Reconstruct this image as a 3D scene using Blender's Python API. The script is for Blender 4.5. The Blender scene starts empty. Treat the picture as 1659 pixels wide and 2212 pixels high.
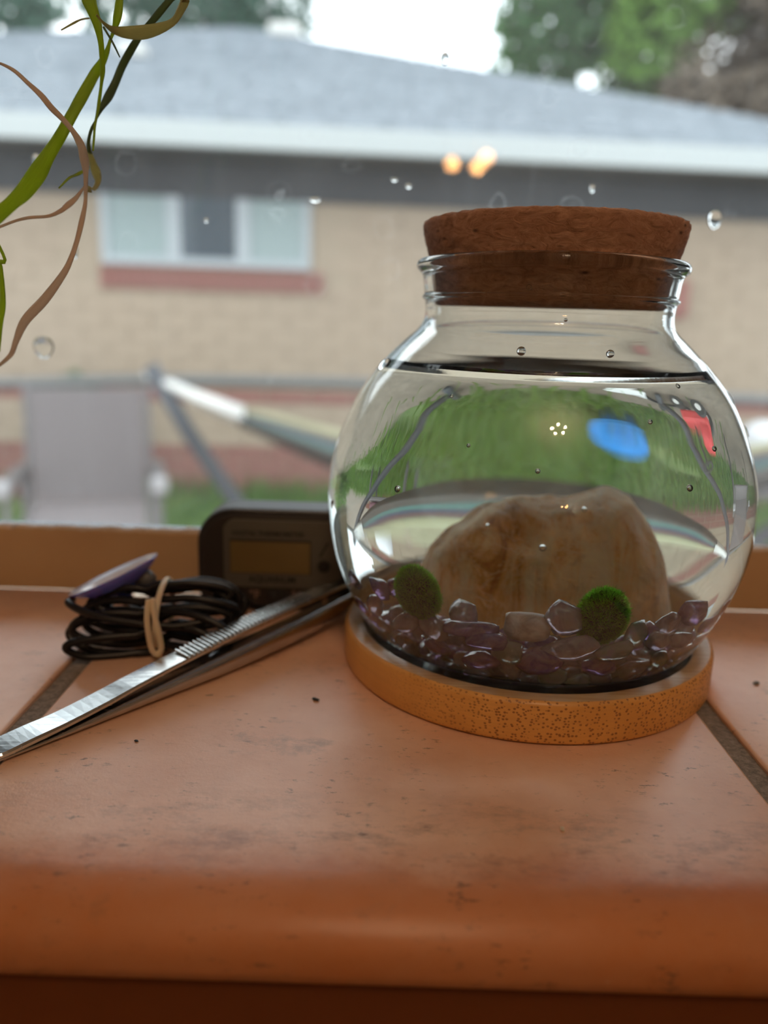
import bpy, bmesh, math, random
from math import sin, cos, pi, radians, sqrt, atan2
from mathutils import Vector, Matrix, noise
C = bpy.context.scene
COL = C.collection
rnd = random.Random(7)

# ------------------------------------------------------------------ camera
# metres; z = 0 is the top of the tiled sill, +y points out of the window
CAM_H, PITCH, ROLL, FPX = .0825, .237, .031, 1683.0
cam = bpy.data.cameras.new('camera')
cam.sensor_fit = 'VERTICAL'; cam.sensor_height = 36.0; cam.sensor_width = 27.0
cam.lens = FPX / 2212 * 36.0
cam.clip_start = .005; cam.clip_end = 300
cam.dof.use_dof = True; cam.dof.focus_distance = .150
cam.dof.aperture_fstop = cam.lens / 3.1
camo = bpy.data.objects.new('camera', cam); COL.objects.link(camo)
fw = Vector((0, cos(PITCH), -sin(PITCH))); up = Vector((0, sin(PITCH), cos(PITCH))); rt = Vector((1, 0, 0))
R_ = cos(ROLL) * rt + sin(ROLL) * up; U_ = -sin(ROLL) * rt + cos(ROLL) * up
m = Matrix((R_, U_, -fw)).transposed().to_4x4(); m.translation = (0, 0, CAM_H)
camo.matrix_world = m
C.camera = camo

# ------------------------------------------------------------------ sky: bright overcast
w = bpy.data.worlds.new('overcast_sky'); C.world = w; w.use_nodes = True
nt = w.node_tree; nt.nodes.clear()
o_ = nt.nodes.new('ShaderNodeOutputWorld'); b_ = nt.nodes.new('ShaderNodeBackground')
tc = nt.nodes.new('ShaderNodeTexCoord'); nz = nt.nodes.new('ShaderNodeTexNoise'); cr = nt.nodes.new('ShaderNodeValToRGB')
nz.inputs['Scale'].default_value = 2.2; nz.inputs['Detail'].default_value = 3
cr.color_ramp.elements[0].position = .3; cr.color_ramp.elements[0].color = (.72, .84, .95, 1)
cr.color_ramp.elements[1].position = .75; cr.color_ramp.elements[1].color = (1, 1, 1, 1)
nt.links.new(tc.outputs['Generated'], nz.inputs['Vector']); nt.links.new(nz.outputs['Fac'], cr.inputs[0])
nt.links.new(cr.outputs[0], b_.inputs['Color']); nt.links.new(b_.outputs[0], o_.inputs[0])
b_.inputs['Strength'].default_value = 2.7

C.view_settings.view_transform = 'Standard'; C.view_settings.look = 'None'
C.view_settings.gamma = 1; C.view_settings.use_curve_mapping = False
C.view_settings.exposure = 0.50
cy = C.cycles
cy.use_adaptive_sampling = True; cy.adaptive_threshold = .035
cy.max_bounces = 16; cy.transmission_bounces = 16; cy.transparent_max_bounces = 16
cy.diffuse_bounces = 3; cy.glossy_bounces = 4; cy.sample_clamp_indirect = 4.0
cy.blur_glossy = 0.2; cy.caustics_refractive = True; cy.caustics_reflective = True
CHANDELIER = 230.0       # bulbs of the chandelier behind the camera
BULB = 40.0

# ------------------------------------------------------------------ materials
MATS = {}
def mat(name, col=(.5, .5, .5), rough=.5, **kw):
    m = bpy.data.materials.new(name); m.use_nodes = True
    p = m.node_tree.nodes['Principled BSDF']
    p.inputs['Base Color'].default_value = (*col, 1); p.inputs['Roughness'].default_value = rough
    for k, v in kw.items():
        p.inputs[{'metal': 'Metallic', 'trans': 'Transmission Weight', 'ior': 'IOR', 'coat': 'Coat Weight', 'sheen': 'Sheen Weight',
                  'sss': 'Subsurface Weight', 'sssr': 'Subsurface Scale', 'spec': 'Specular IOR Level'}[k]].default_value = v
    MATS[name] = m
    return m
class N:
    """small node helper"""
    def __init__(s, m):
        s.t = m.node_tree; s.p = s.t.nodes.get('Principled BSDF'); s.tc = s.t.nodes.new('ShaderNodeTexCoord')
    def new(s, k, **kw):
        n = s.t.nodes.new(k)
        for a, v in kw.items():
            if a in n.inputs: n.inputs[a].default_value = v
            else: setattr(n, a, v)
        return n
    def link(s, a, b): s.t.links.new(a, b)
    def mapping(s, scale=(1, 1, 1), rot=(0, 0, 0), src='Object'):
        n = s.new('ShaderNodeMapping'); n.inputs['Scale'].default_value = scale; n.inputs['Rotation'].default_value = rot
        s.link(s.tc.outputs[src], n.inputs['Vector']); return n.outputs[0]
    def noise(s, scale, detail=4, rough=.55, vec=None, dist=0):
        n = s.new('ShaderNodeTexNoise'); n.inputs['Scale'].default_value = scale; n.inputs['Detail'].default_value = detail
        n.inputs['Roughness'].default_value = rough; n.inputs['Distortion'].default_value = dist
        s.link(vec or s.tc.outputs['Object'], n.inputs['Vector']); return n.outputs['Fac']
    def vor(s, scale, feature='F1', vec=None, rnd_=1.0, out='Distance'):
        n = s.new('ShaderNodeTexVoronoi'); n.feature = feature; n.inputs['Scale'].default_value = scale; n.inputs['Randomness'].default_value = rnd_
        s.link(vec or s.tc.outputs['Object'], n.inputs['Vector']); return n.outputs[out]
    def ramp(s, src, stops):
        n = s.new('ShaderNodeValToRGB'); e = n.color_ramp.elements
        while len(e) < len(stops): e.new(.5)
        for i, (p, c) in enumerate(stops):
            e[i].position = p; e[i].color = (*c, 1) if len(c) == 3 else c
        s.link(src, n.inputs[0]); return n.outputs[0]
    def framp(s, src, a, b, lo=0., hi=1.):
        n = s.new('ShaderNodeMapRange'); n.inputs['From Min'].default_value = a; n.inputs['From Max'].default_value = b
        n.inputs['To Min'].default_value = lo; n.inputs['To Max'].default_value = hi; s.link(src, n.inputs['Value']); return n.outputs[0]
    def mix(s, f, a, b, mode='MIX'):
        n = s.new('ShaderNodeMix'); n.data_type = 'RGBA'; n.blend_type = mode
        for sock, v in ((n.inputs[0], f), (n.inputs[6], a), (n.inputs[7], b)):
            if isinstance(v, (int, float)): sock.default_value = v
            elif isinstance(v, tuple): sock.default_value = (*v, 1)
            else: s.link(v, sock)
        return n.outputs[2]
    def math(s, op, a, b=0.):
        n = s.new('ShaderNodeMath'); n.operation = op
        for i, v in enumerate((a, b)):
            if isinstance(v, (int, float)): n.inputs[i].default_value = v
            else: s.link(v, n.inputs[i])
        return n.outputs[0]
    def base(s, c): s.link(c, s.p.inputs['Base Color'])
    def rough(s, c): s.link(c, s.p.inputs['Roughness'])
    def bump(s, h, strength=.3, dist=.001):
        n = s.new('ShaderNodeBump'); n.inputs['Strength'].default_value = strength; n.inputs['Distance'].default_value = dist
        s.link(h, n.inputs['Height']); s.link(n.outputs[0], s.p.inputs['Normal'])

def build_materials():
    # terracotta tile: dusty top also painted sky-lit, sealed deeper orange on the nosing
    m = mat('terracotta', (.6, .26, .1), .4, coat=.0); n = N(m)
    v = n.tc.outputs['Object']
    big = n.noise(22, 5, .6); med = n.noise(90, 6, .65)
    c = n.mix(n.framp(big, .35, .68), (.60, .25, .115), (.52, .165, .045))
    c = n.mix(n.framp(med, .35, .8, 0, .45), c, (.62, .32, .18))
    stain = n.framp(n.noise(38, 8, .75), .60, .70)
    c = n.mix(n.math('MULTIPLY', stain, .45), c, (.33, .14, .06))
    sp = n.framp(n.noise(620, 4, .75, vec=n.mapping((.45, 1, 1))), .58, .66)
    spm = n.framp(n.noise(55, 5, .75), .46, .62)
    lt = n.framp(n.noise(420, 2, .5), .76, .80); c = n.mix(n.math('MULTIPLY', lt, .5), c, (.8, .62, .5))
    # flat top paler: dustiness and skylight painted in together; nosing keeps its deep orange
    sx = n.new('ShaderNodeSeparateXYZ'); n.link(n.tc.outputs['Object'], sx.inputs[0])
    yy = n.math('ADD', sx.outputs[1], n.math('MULTIPLY', n.math('SUBTRACT', n.noise(28, 6, .7), .5), .022))
    dust_skylight = n.math('MULTIPLY', n.framp(yy, .103, .113), n.framp(n.noise(16, 5, .65), .32, .60, .5, 1.0))
    c = n.mix(n.math('MULTIPLY', dust_skylight, .88), c, (.90, .60, .43))
    c = n.mix(n.math('MULTIPLY', n.math('MULTIPLY', sp, spm), .75), c, (.10, .06, .04))
    c = n.mix(n.math('MULTIPLY', stain, .35), c, (.36, .20, .12))
    grime = n.math('MULTIPLY', n.math('MULTIPLY', n.framp(sx.outputs[1], .100, .107), n.framp(sx.outputs[1], .128, .112)), n.framp(n.noise(110, 8, .8, vec=n.mapping((.45, 1, 1))), .50, .66))
    c = n.mix(n.math('MULTIPLY', grime, .6), c, (.20, .10, .065))
    smear = n.math('MULTIPLY', n.framp(n.noise(48, 7, .7, vec=n.mapping((.6, 1, 1))), .585, .66), n.framp(n.noise(300, 4, .7), .4, .55, .3, 1))
    c = n.mix(n.math('MULTIPLY', smear, .5), c, (.30, .21, .16))
    n.base(c); n.rough(n.framp(big, .3, .7, .42, .30))
    n.bump(n.noise(500, 6, .7), .25, .0004)
    m = mat('grout', (.3, .25, .2), .9); n = N(m)
    c = n.ramp(n.noise(700, 6, .8), [(.35, (.12, .095, .075)), (.55, (.27, .22, .18)), (.75, (.42, .36, .30))]); n.base(c); n.bump(n.noise(900, 5, .7), .6, .0006)
    m = mat('cream_paint', (.66, .45, .25), .45); n = N(m)
    c = n.mix(n.framp(n.noise(30, 5, .6), .4, .7, 0, .4), (.50, .34, .19), (.42, .26, .13))
    c = n.mix(n.framp(n.noise(160, 4, .7), .70, .76, 0, .6), c, (.25, .14, .07)); n.base(c); n.bump(n.noise(120, 3), .1, .0005)
    m = mat('chipped_white', (.75, .66, .58), .7); n = N(m)
    n.base(n.ramp(n.noise(350, 5, .7), [(.34, (.4, .28, .2)), (.42, (.68, .62, .58)), (.8, (.74, .70, .68))]))
    mat('dark_wood', (.16, .045, .012), .45)
    m = mat('plaster', (.55, .45, .34), .8); n = N(m); n.bump(n.noise(60, 4), .1, .002)
    mat('ceiling_paint', (.7, .66, .6), .8); m = mat('floor_board', (.22, .12, .06), .5)
    # bamboo
    def bam(name, side):
        m = mat(name, (.7, .42, .18), .38); n = N(m)
        g = n.noise(9, 4, .6, vec=n.mapping((6, 160, 160), (0, 0, .25)))
        c = n.ramp(g, [(.25, (.36, .19, .07)), (.5, (.50, .30, .13)), (.8, (.58, .38, .19))])
        if side:
            c0 = n.mix(n.framp(n.noise(60, 3), .35, .65), (.80, .42, .12), (.68, .33, .085))
            c0 = n.mix(n.framp(n.noise(5, 2, .5, vec=n.mapping((1, 1, 300))), .35, .7, 0, .35), c0, (.55, .27, .08))
            mp = n.mapping((1, 1, 1.25))
            nn = n.new('ShaderNodeTexVoronoi'); nn.inputs['Scale'].default_value = 1150; nn.inputs['Randomness'].default_value = .75; n.link(mp, nn.inputs['Vector'])
            dots = n.framp(nn.outputs['Distance'], .27, .40, 1, 0)
            # fibre ends show where the strips are cut across (front), not along (left)
            sx = n.new('ShaderNodeSeparateXYZ'); n.link(n.tc.outputs['Object'], sx.inputs[0])
            msk = n.framp(sx.outputs[0], -.036, -.012, 0, 1)
            c = n.mix(n.math('MULTIPLY', n.math('MULTIPLY', dots, msk), .8), c0, (.22, .075, .02))
            n.bump(n.math('MULTIPLY', n.math('MULTIPLY', dots, msk), -1.0), .35, .0003)
        n.base(c)
        return m
    bam('bamboo_top', False); bam('bamboo_side', True)
    m = mat('bamboo_recess_shaded', (.34, .27, .2), .22); n = N(m)
    n.base(n.ramp(n.noise(9, 4, .6, vec=n.mapping((6, 160, 160), (0, 0, .25))), [(.3, (.20, .14, .09)), (.7, (.34, .26, .18))]))  # same bamboo, with the recess shade and grey reflection put into its colour
    # glass, water
    for nm, ior in (('jar_glass', 1.5), ('clear_water', 1.333), ('water_drop', 1.333)):
        m = bpy.data.materials.new(nm); m.use_nodes = True; t = m.node_tree; t.nodes.clear()
        o = t.nodes.new('ShaderNodeOutputMaterial'); g = t.nodes.new('ShaderNodeBsdfGlass')
        g.inputs['IOR'].default_value = ior; g.inputs['Roughness'].default_value = 0
        g.inputs['Color'].default_value = (.985, .995, .99, 1)
        t.links.new(g.outputs[0], o.inputs[0]); MATS[nm] = m
        if nm == 'jar_glass':   # faint moulding ripples
            tcn = t.nodes.new('ShaderNodeTexCoord'); mp = t.nodes.new('ShaderNodeMapping'); mp.inputs['Scale'].default_value = (1, 1, 3)
            nn = t.nodes.new('ShaderNodeTexNoise'); nn.inputs['Scale'].default_value = 45; nn.inputs['Detail'].default_value = 1
            bp = t.nodes.new('ShaderNodeBump'); bp.inputs['Strength'].default_value = .035; bp.inputs['Distance'].default_value = .002
            t.links.new(tcn.outputs['Object'], mp.inputs[0]); t.links.new(mp.outputs[0], nn.inputs['Vector']); t.links.new(nn.outputs['Fac'], bp.inputs['Height']); t.links.new(bp.outputs[0], g.inputs['Normal'])
    # dirty window pane: clear glass with a film of dust and dried water spots
    m = bpy.data.materials.new('dusty_pane'); m.use_nodes = True; t = m.node_tree; t.nodes.clear(); MATS['dusty_pane'] = m
    n = N.__new__(N); n.t = t; n.p = None; n.tc = t.nodes.new('ShaderNodeTexCoord')
    o = t.nodes.new('ShaderNodeOutputMaterial')
    tr = n.new('ShaderNodeBsdfTransparent'); tr.inputs[0].default_value = (.97, .985, .98, 1)
    gl = n.new('ShaderNodeBsdfGlossy'); gl.inputs['Roughness'].default_value = 0
    fr = n.new('ShaderNodeFresnel'); fr.inputs[0].default_value = 1.5
    mx = n.new('ShaderNodeMixShader'); n.link(fr.outputs[0], mx.inputs[0]); n.link(tr.outputs[0], mx.inputs[1]); n.link(gl.outputs[0], mx.inputs[2])
    du = n.new('ShaderNodeBsdfTranslucent'); du.inputs[0].default_value = (.85, .88, .9, 1)
    film = n.framp(n.noise(14, 5, .6, vec=n.mapping((1, 1, .6))), .3, .75, .014, .045)
    ring = n.vor(95, vec=n.mapping((1, 1, 1)), out='Distance')
    wob = n.noise(300, 2, .5)
    rg = n.math('ADD', ring, n.math('MULTIPLY', wob, .25))
    r1 = n.framp(n.math('ABSOLUTE', n.math('SUBTRACT', rg, .42)), 0, .035, 1, 0)
    nv = n.new('ShaderNodeTexVoronoi'); nv.inputs['Scale'].default_value = 95; n.link(n.tc.outputs['Object'], nv.inputs['Vector'])
    sc = n.new('ShaderNodeSeparateColor'); n.link(nv.outputs['Color'], sc.inputs[0])
    sel = n.framp(sc.outputs[0], .70, .74); sel2 = n.framp(n.noise(9, 3, .6), .42, .62)
    rings = n.math('MULTIPLY', n.math('MULTIPLY', n.math('MULTIPLY', r1, sel), sel2), .13)
    specks = n.math('MULTIPLY', n.framp(n.noise(650, 4, .75), .69, .76), n.framp(n.noise(20, 3), .4, .6, .04, .22))
    runs = n.math('MULTIPLY', n.framp(n.noise(160, 3, .6, vec=n.mapping((1, 1, .04))), .60, .78), .035)
    tot = n.math('ADD', n.math('ADD', film, rings), n.math('ADD', specks, runs))
    mx2 = n.new('ShaderNodeMixShader'); n.link(tot, mx2.inputs[0]); n.link(mx.outputs[0], mx2.inputs[1]); n.link(du.outputs[0], mx2.inputs[2])
    n.link(mx2.outputs[0], o.inputs[0])
    # cork
    for nm, k in (('cork_side', 1.0), ('cork_top', 1.15)):
        m = mat(nm, (.4, .2, .1), .85); n = N(m)
        mp = n.mapping((1, 1, 2.2))
        g = n.noise(260, 8, .72, vec=mp, dist=1.2); g2 = n.noise(90, 4, .6, vec=mp)
        c = n.ramp(g, [(.30, (.13, .055, .03)), (.42, (.42, .22, .135)), (.58, (.62, .36, .235)), (.75, (.75, .47, .31))])
        c = n.mix(n.framp(g2, .4, .65, 0, .45), c, (.46, .24, .15))
        c = n.mix(n.framp(n.vor(150, vec=mp), .05, .16, .9, 0), c, (.08, .03, .015))
        n.base(c); n.bump(g, .8, .0012)
    # rock
    m = mat('calcite_rock', (.6, .42, .22), .5, sss=.12, sssr=.004); n = N(m)
    m.node_tree.nodes['Principled BSDF'].inputs['Subsurface Radius'].default_value = (1, .55, .25)
    mp = n.mapping((1.8, 1.8, .45), (0, .2, 0))
    a = n.noise(60, 9, .68, vec=mp, dist=1.0); b = n.noise(120, 8, .7, dist=2.0); d = n.noise(24, 3, .5)
    c = n.ramp(a, [(.36, (.48, .20, .05)), (.44, (.84, .48, .16)), (.52, (.98, .72, .38)), (.62, (1.0, .88, .64))])
    c = n.mix(n.framp(d, .45, .70, 0, .5), c, (.86, .48, .18))
    vein = n.framp(n.math('ABSOLUTE', n.math('SUBTRACT', b, .5)), 0, .028, .85, 0)
    c = n.mix(vein, c, (.95, .80, .56))
    c = n.mix(n.framp(n.noise(150, 5, .7), .60, .72, 0, .5), c, (.33, .19, .10))
    n.base(c)
    n.bump(n.math('ADD', a, n.math('MULTIPLY', b, .8)), .9, .003)
    # amethyst and pebbles: one base recipe, random tint per stone
    for nm, stops, tr_ in (('amethyst_violet', [(0, (.20, .09, .36)), (.5, (.44, .29, .58)), (1, (.68, .58, .74))], .45),
                           ('amethyst_smoky', [(0, (.34, .25, .36)), (.5, (.55, .46, .55)), (1, (.72, .68, .70))], .45),
                           ('amethyst_green', [(0, (.36, .44, .38)), (.5, (.58, .60, .56)), (1, (.66, .50, .66))], .45),
                           ('pebble_beige', [(0, (.28, .21, .18)), (.5, (.42, .34, .30)), (1, (.60, .52, .47))], 0.)):
        m = mat(nm, (.5, .4, .6), .16, trans=tr_, ior=1.54, sss=.15, sssr=.003); n = N(m)
        oi = n.new('ShaderNodeObjectInfo'); va = n.new('ShaderNodeVectorMath'); va.operation = 'ADD'
        sc2 = n.new('ShaderNodeVectorMath'); sc2.operation = 'SCALE'; sc2.inputs[3].default_value = 3.
        cmb = n.new('ShaderNodeCombineXYZ')
        for i in range(3): n.link(oi.outputs['Random'], cmb.inputs[i])
        n.link(cmb.outputs[0], sc2.inputs[0]); n.link(n.tc.outputs['Object'], va.inputs[0]); n.link(sc2.outputs[0], va.inputs[1])
        f = n.noise(240, 5, .65, vec=va.outputs[0], dist=.8)
        c = n.ramp(f, [(.3, stops[0][1]), (.5, stops[1][1]), (.72, stops[2][1])]); n.base(c)
        n.bump(n.noise(500, 4, .6, vec=va.outputs[0]), .12, .0004)
        if tr_ == 0: n.rough(n.framp(f, .3, .7, .35, .5))
    # moss
    m = mat('moss_core', (.02, .03, .006), .9)
    m = bpy.data.materials.new('moss_fuzz'); m.use_nodes = True; t = m.node_tree; t.nodes.clear(); MATS['moss_fuzz'] = m
    o = t.nodes.new('ShaderNodeOutputMaterial'); a = t.nodes.new('ShaderNodeBsdfDiffuse'); b = t.nodes.new('ShaderNodeBsdfTranslucent'); x = t.nodes.new('ShaderNodeMixShader')
    a.inputs[0].default_value = (.04, .09, .015, 1); b.inputs[0].default_value = (.30, .80, .06, 1); x.inputs[0].default_value = .75
    t.links.new(a.outputs[0], x.inputs[1]); t.links.new(b.outputs[0], x.inputs[2]); t.links.new(x.outputs[0], o.inputs[0])
    # leaves: diffuse + translucent
    def leaf(nm, d, tl, f=.5, scale=(40, 40, 900)):
        m = bpy.data.materials.new(nm); m.use_nodes = True; t = m.node_tree; t.nodes.clear(); MATS[nm] = m
        n = N.__new__(N); n.t = t; n.p = None; n.tc = t.nodes.new('ShaderNodeTexCoord')
        o = n.new('ShaderNodeOutputMaterial'); a = n.new('ShaderNodeBsdfPrincipled'); a.inputs['Roughness'].default_value = .45
        b = n.new('ShaderNodeBsdfTranslucent'); x = n.new('ShaderNodeMixShader'); x.inputs[0].default_value = f
        uv = n.mapping((1, 14, 1), src='UV'); ns = n.noise(3, 3, .6, vec=uv)
        dc = n.mix(ns, tuple(v * .6 for v in d), tuple(min(1, v * 1.35) for v in d)); tcl = n.mix(ns, tuple(v * .7 for v in tl), tuple(min(1, v * 1.3) for v in tl))
        n.link(dc, a.inputs['Base Color']); n.link(tcl, b.inputs[0])
        n.link(a.outputs[0], x.inputs[1]); n.link(b.outputs[0], x.inputs[2]); n.link(x.outputs[0], o.inputs[0])
    leaf('leaf_green', (.22, .30, .05), (.62, .72, .10), .6); leaf('leaf_dark', (.09, .13, .07), (.30, .38, .18), .4)
    leaf('leaf_tan', (.36, .34, .17), (.72, .68, .36)); leaf('leaf_pink', (.62, .44, .33), (.92, .72, .58))
    leaf('grass_blade', (.11, .20, .04), (.20, .36, .055), .4)
    leaf('tree_leaf', (.05, .12, .045), (.10, .22, .06), .35); leaf('tree_leaf_light', (.13, .24, .05), (.24, .40, .08), .4)
    leaf('tree_leaf_blue', (.035, .09, .06), (.06, .16, .10), .3); leaf('tree_leaf_brown', (.18, .145, .11), (.25, .20, .15), .35)
    # metals, plastics
    m = mat('steel', (.62, .64, .63), .16, metal=1.0); n = N(m)
    n.rough(n.framp(n.noise(40, 4, .7, vec=n.mapping((1, 30, 30))), .3, .7, .12, .30))
    mat('steel_dark', (.52, .53, .55), .24, metal=1.0); mat('brown_pin', (.16, .09, .04), .5)
    mat('black_plastic', (.018, .018, .02), .42); mat('black_panel', (.018, .014, .012), .55); mat('bezel', (.085, .08, .065), .5)
    mat('lcd', (.15, .10, .035), .4); mat('print_black', (.008, .008, .008), .6); mat('print_pink', (.22, .14, .11), .6)
    mat('cable_rubber', (.010, .010, .012), .36, spec=.3); mat('cream_rubber', (.70, .58, .42), .5, sss=.2, sssr=.002)
    mat('probe_grey', (.11, .11, .115), .4)
    m = mat('violet_vinyl', (.18, .30, 1.0), .10, trans=.30, ior=1.5, sss=.3, sssr=.004)
    mat('vinyl_sky_sheen', (.80, .82, .95), .12, trans=.2)  # sky reflection in the suction cup, painted as a whitish colour
    # outdoors
    m = mat('tan_brick', (.5, .37, .26), .9); n = N(m); n.base(n.ramp(n.noise(3, 6, .7), [(.3, (.325, .25, .185)), (.7, (.365, .285, .21))]))
    m = mat('red_brick', (.36, .14, .11), .9); n = N(m); n.base(n.ramp(n.noise(8, 5, .7), [(.3, (.19, .075, .06)), (.7, (.27, .12, .10))]))
    mat('mortar', (.335, .265, .195), .95)
    m = mat('shingle', (.36, .40, .44), .9); n = N(m); n.base(n.ramp(n.noise(5, 6, .7), [(.3, (.14, .165, .185)), (.7, (.21, .235, .26))]))
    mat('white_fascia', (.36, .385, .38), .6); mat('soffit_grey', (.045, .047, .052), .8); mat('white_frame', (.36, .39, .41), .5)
    mat('curtain_pale', (.27, .33, .33), .8); mat('dark_glass', (.05, .07, .09), .08); mat('vent_white', (.5, .49, .46), .5)
    m = mat('soil', (.33, .25, .18), .95); n = N(m); n.base(n.ramp(n.noise(6, 8, .7), [(.3, (.14, .11, .08)), (.7, (.24, .19, .145))]))
    m = mat('turf', (.12, .2, .05), .95); n = N(m); n.base(n.ramp(n.noise(9, 6, .7), [(.3, (.07, .12, .03)), (.7, (.15, .20, .06))]))
    mat('sling_grey', (.15, .13, .13), .8); mat('chair_metal', (.12, .11, .11), .4, metal=.3); mat('chair_cap', (.36, .35, .36), .5)
    mat('rail_metal', (.12, .12, .117), .5); mat('pole_metal', (.05, .055, .065), .5)
    mat('rope_white', (.62, .61, .58), .8)
    m = mat('hammock_cloth', (.5, .5, .4), .9); n = N(m)
    sp_ = n.new('ShaderNodeSeparateXYZ'); n.link(n.tc.outputs['UV'], sp_.inputs[0])
    n.base(n.ramp(sp_.outputs[1], [(0, (.05, .042, .036)), (.74, (.06, .05, .042)), (.77, (.05, .12, .11)), (.81, (.06, .12, .10)), (.83, (.04, .045, .075)), (.87, (.05, .05, .06)), (.88, (.14, .045, .04)), (.90, (.06, .05, .05)), (.93, (.22, .21, .12)), (1, (.28, .27, .17))]))
    mat('toy_blue', (.0, .20, .55), .5); mat('toy_red', (.62, .045, .05), .4); mat('tyre', (.03, .03, .03), .7); mat('paper_white', (.85, .85, .85), .6)
    mat('cushion_white', (.55, .55, .57), .8); mat('cushion_maroon', (.2, .09, .12), .8)
    # lamps
    for nm, c, s in (('chandelier_glow', (1, .68, .42), CHANDELIER), ('bulb_glow', (1, .46, .15), BULB)):
        m = bpy.data.materials.new(nm); m.use_nodes = True; p = m.node_tree.nodes['Principled BSDF']
        p.inputs['Emission Color'].default_value = (*c, 1); p.inputs['Emission Strength'].default_value = s; MATS[nm] = m
    mat('brass', (.7, .5, .25), .3, metal=1)
build_materials()
M = MATS

# ------------------------------------------------------------------ mesh helpers
def link(name, me, m=None, parent=None, smooth=False, loc=None):
    o = bpy.data.objects.new(name, me); COL.objects.link(o)
    if m is not None:
        for x in (m if isinstance(m, (list, tuple)) else [m]): me.materials.append(x)
    if smooth:
        for p in me.polygons: p.use_smooth = True
    if parent is not None: o.parent = parent
    if loc is not None: o.location = loc
    return o
def fin(bm, name, m=None, parent=None, smooth=False, loc=None, norm=True):
    if norm: bmesh.ops.recalc_face_normals(bm, faces=bm.faces)
    me = bpy.data.meshes.new(name); bm.to_mesh(me); bm.free()
    return link(name, me, m, parent, smooth, loc)
def pyd(name, v, f, m=None, parent=None, smooth=False, uvs=None):
    me = bpy.data.meshes.new(name); me.from_pydata(v, [], f); me.update()
    if uvs:
        ul = me.uv_layers.new(name='uv'); k = 0
        for p in me.polygons:
            for li in p.loop_indices: ul.data[li].uv = uvs[me.loops[li].vertex_index]
    return link(name, me, m, parent, smooth)
def tag(o, label=None, cat=None, group=None, kind=None):
    if label: o['label'] = label
    if cat: o['category'] = cat
    if group: o['group'] = group
    if kind: o['kind'] = kind
    return o
def empty(name, loc=(0, 0, 0), label=None, cat=None, group=None, kind=None, rz=0):
    o = bpy.data.objects.new(name, None); COL.objects.link(o); o.location = loc; o.rotation_euler = (0, 0, rz); o.empty_display_size = .02
    return tag(o, label, cat, group, kind)
def box(bm, c, s, rot=None, bev=0):
    mt = Matrix.Translation(c) @ (rot.to_4x4() if rot else Matrix.Identity(4)) @ Matrix.Diagonal((s[0], s[1], s[2], 1))
    r = bmesh.ops.create_cube(bm, size=1, matrix=mt)
    if bev:
        es = list({e for v in r['verts'] for e in v.link_edges})
        bmesh.ops.bevel(bm, geom=es, offset=bev, segments=2, affect='EDGES', profile=.5)
def box2(bm, lo, hi, bev=0):
    box(bm, [(a + b) / 2 for a, b in zip(lo, hi)], [b - a for a, b in zip(lo, hi)], None, bev)
def one_box(name, lo, hi, m, parent=None, bev=0):
    bm = bmesh.new(); box2(bm, lo, hi, bev); return fin(bm, name, m, parent)
def tube(bm, pts, r, n=8, closed=False, caps=True):
    pts = [Vector(p) for p in pts]; k = len(pts); rings = []
    rr = r if isinstance(r, (list, tuple)) else [r] * k
    prev = None
    for i, p in enumerate(pts):
        a = pts[(i - 1) % k] if (closed or i > 0) else p
        b = pts[(i + 1) % k] if (closed or i < k - 1) else p
        t = (b - a).normalized()
        if prev is None:
            u = t.orthogonal().normalized()
        else:
            u = (prev - t * prev.dot(t)).normalized()
        prev = u; v = t.cross(u)
        rings.append([bm.verts.new(p + (u * cos(2 * pi * j / n) + v * sin(2 * pi * j / n)) * rr[i]) for j in range(n)])
    for i in range(k if closed else k - 1):
        a, b = rings[i], rings[(i + 1) % k]
        off = 0
        if closed and i == k - 1:
            off = min(range(n), key=lambda q: (a[0].co - b[q].co).length)
        for j in range(n): bm.faces.new((a[j], a[(j + 1) % n], b[(j + 1 + off) % n], b[(j + off) % n]))
    if caps and not closed:
        bm.faces.new(rings[0][::-1]); bm.faces.new(rings[-1])
def lathe(bm, prof, n=96, cap=True):
    """prof: list of (r, z). r==0 makes a pole."""
    rings = []
    for r, z in prof:
        if r < 1e-7: rings.append([bm.verts.new((0, 0, z))])
        else: rings.append([bm.verts.new((r * cos(2 * pi * j / n), r * sin(2 * pi * j / n), z)) for j in range(n)])
    for a, b in zip(rings, rings[1:]):
        for j in range(n):
            k = (j + 1) % n
            if len(a) == 1 and len(b) == 1: continue
            if len(a) == 1: bm.faces.new((a[0], b[k], b[j]))
            elif len(b) == 1: bm.faces.new((a[j], a[k], b[0]))
            else: bm.faces.new((a[j], a[k], b[k], b[j]))
def smooth_curve(pts, sub=6):
    """Catmull-Rom through tuples of any length"""
    out = []; k = len(pts)
    for i in range(k - 1):
        p0, p1, p2, p3 = pts[max(i - 1, 0)], pts[i], pts[i + 1], pts[min(i + 2, k - 1)]
        for s in range(sub):
            t = s / sub
            out.append(tuple(.5 * (2 * b + (c - a) * t + (2 * a - 5 * b + 4 * c - d) * t * t + (-a + 3 * b - 3 * c + d) * t ** 3) for a, b, c, d in zip(p0, p1, p2, p3)))
    out.append(tuple(pts[-1])); return out

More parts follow.
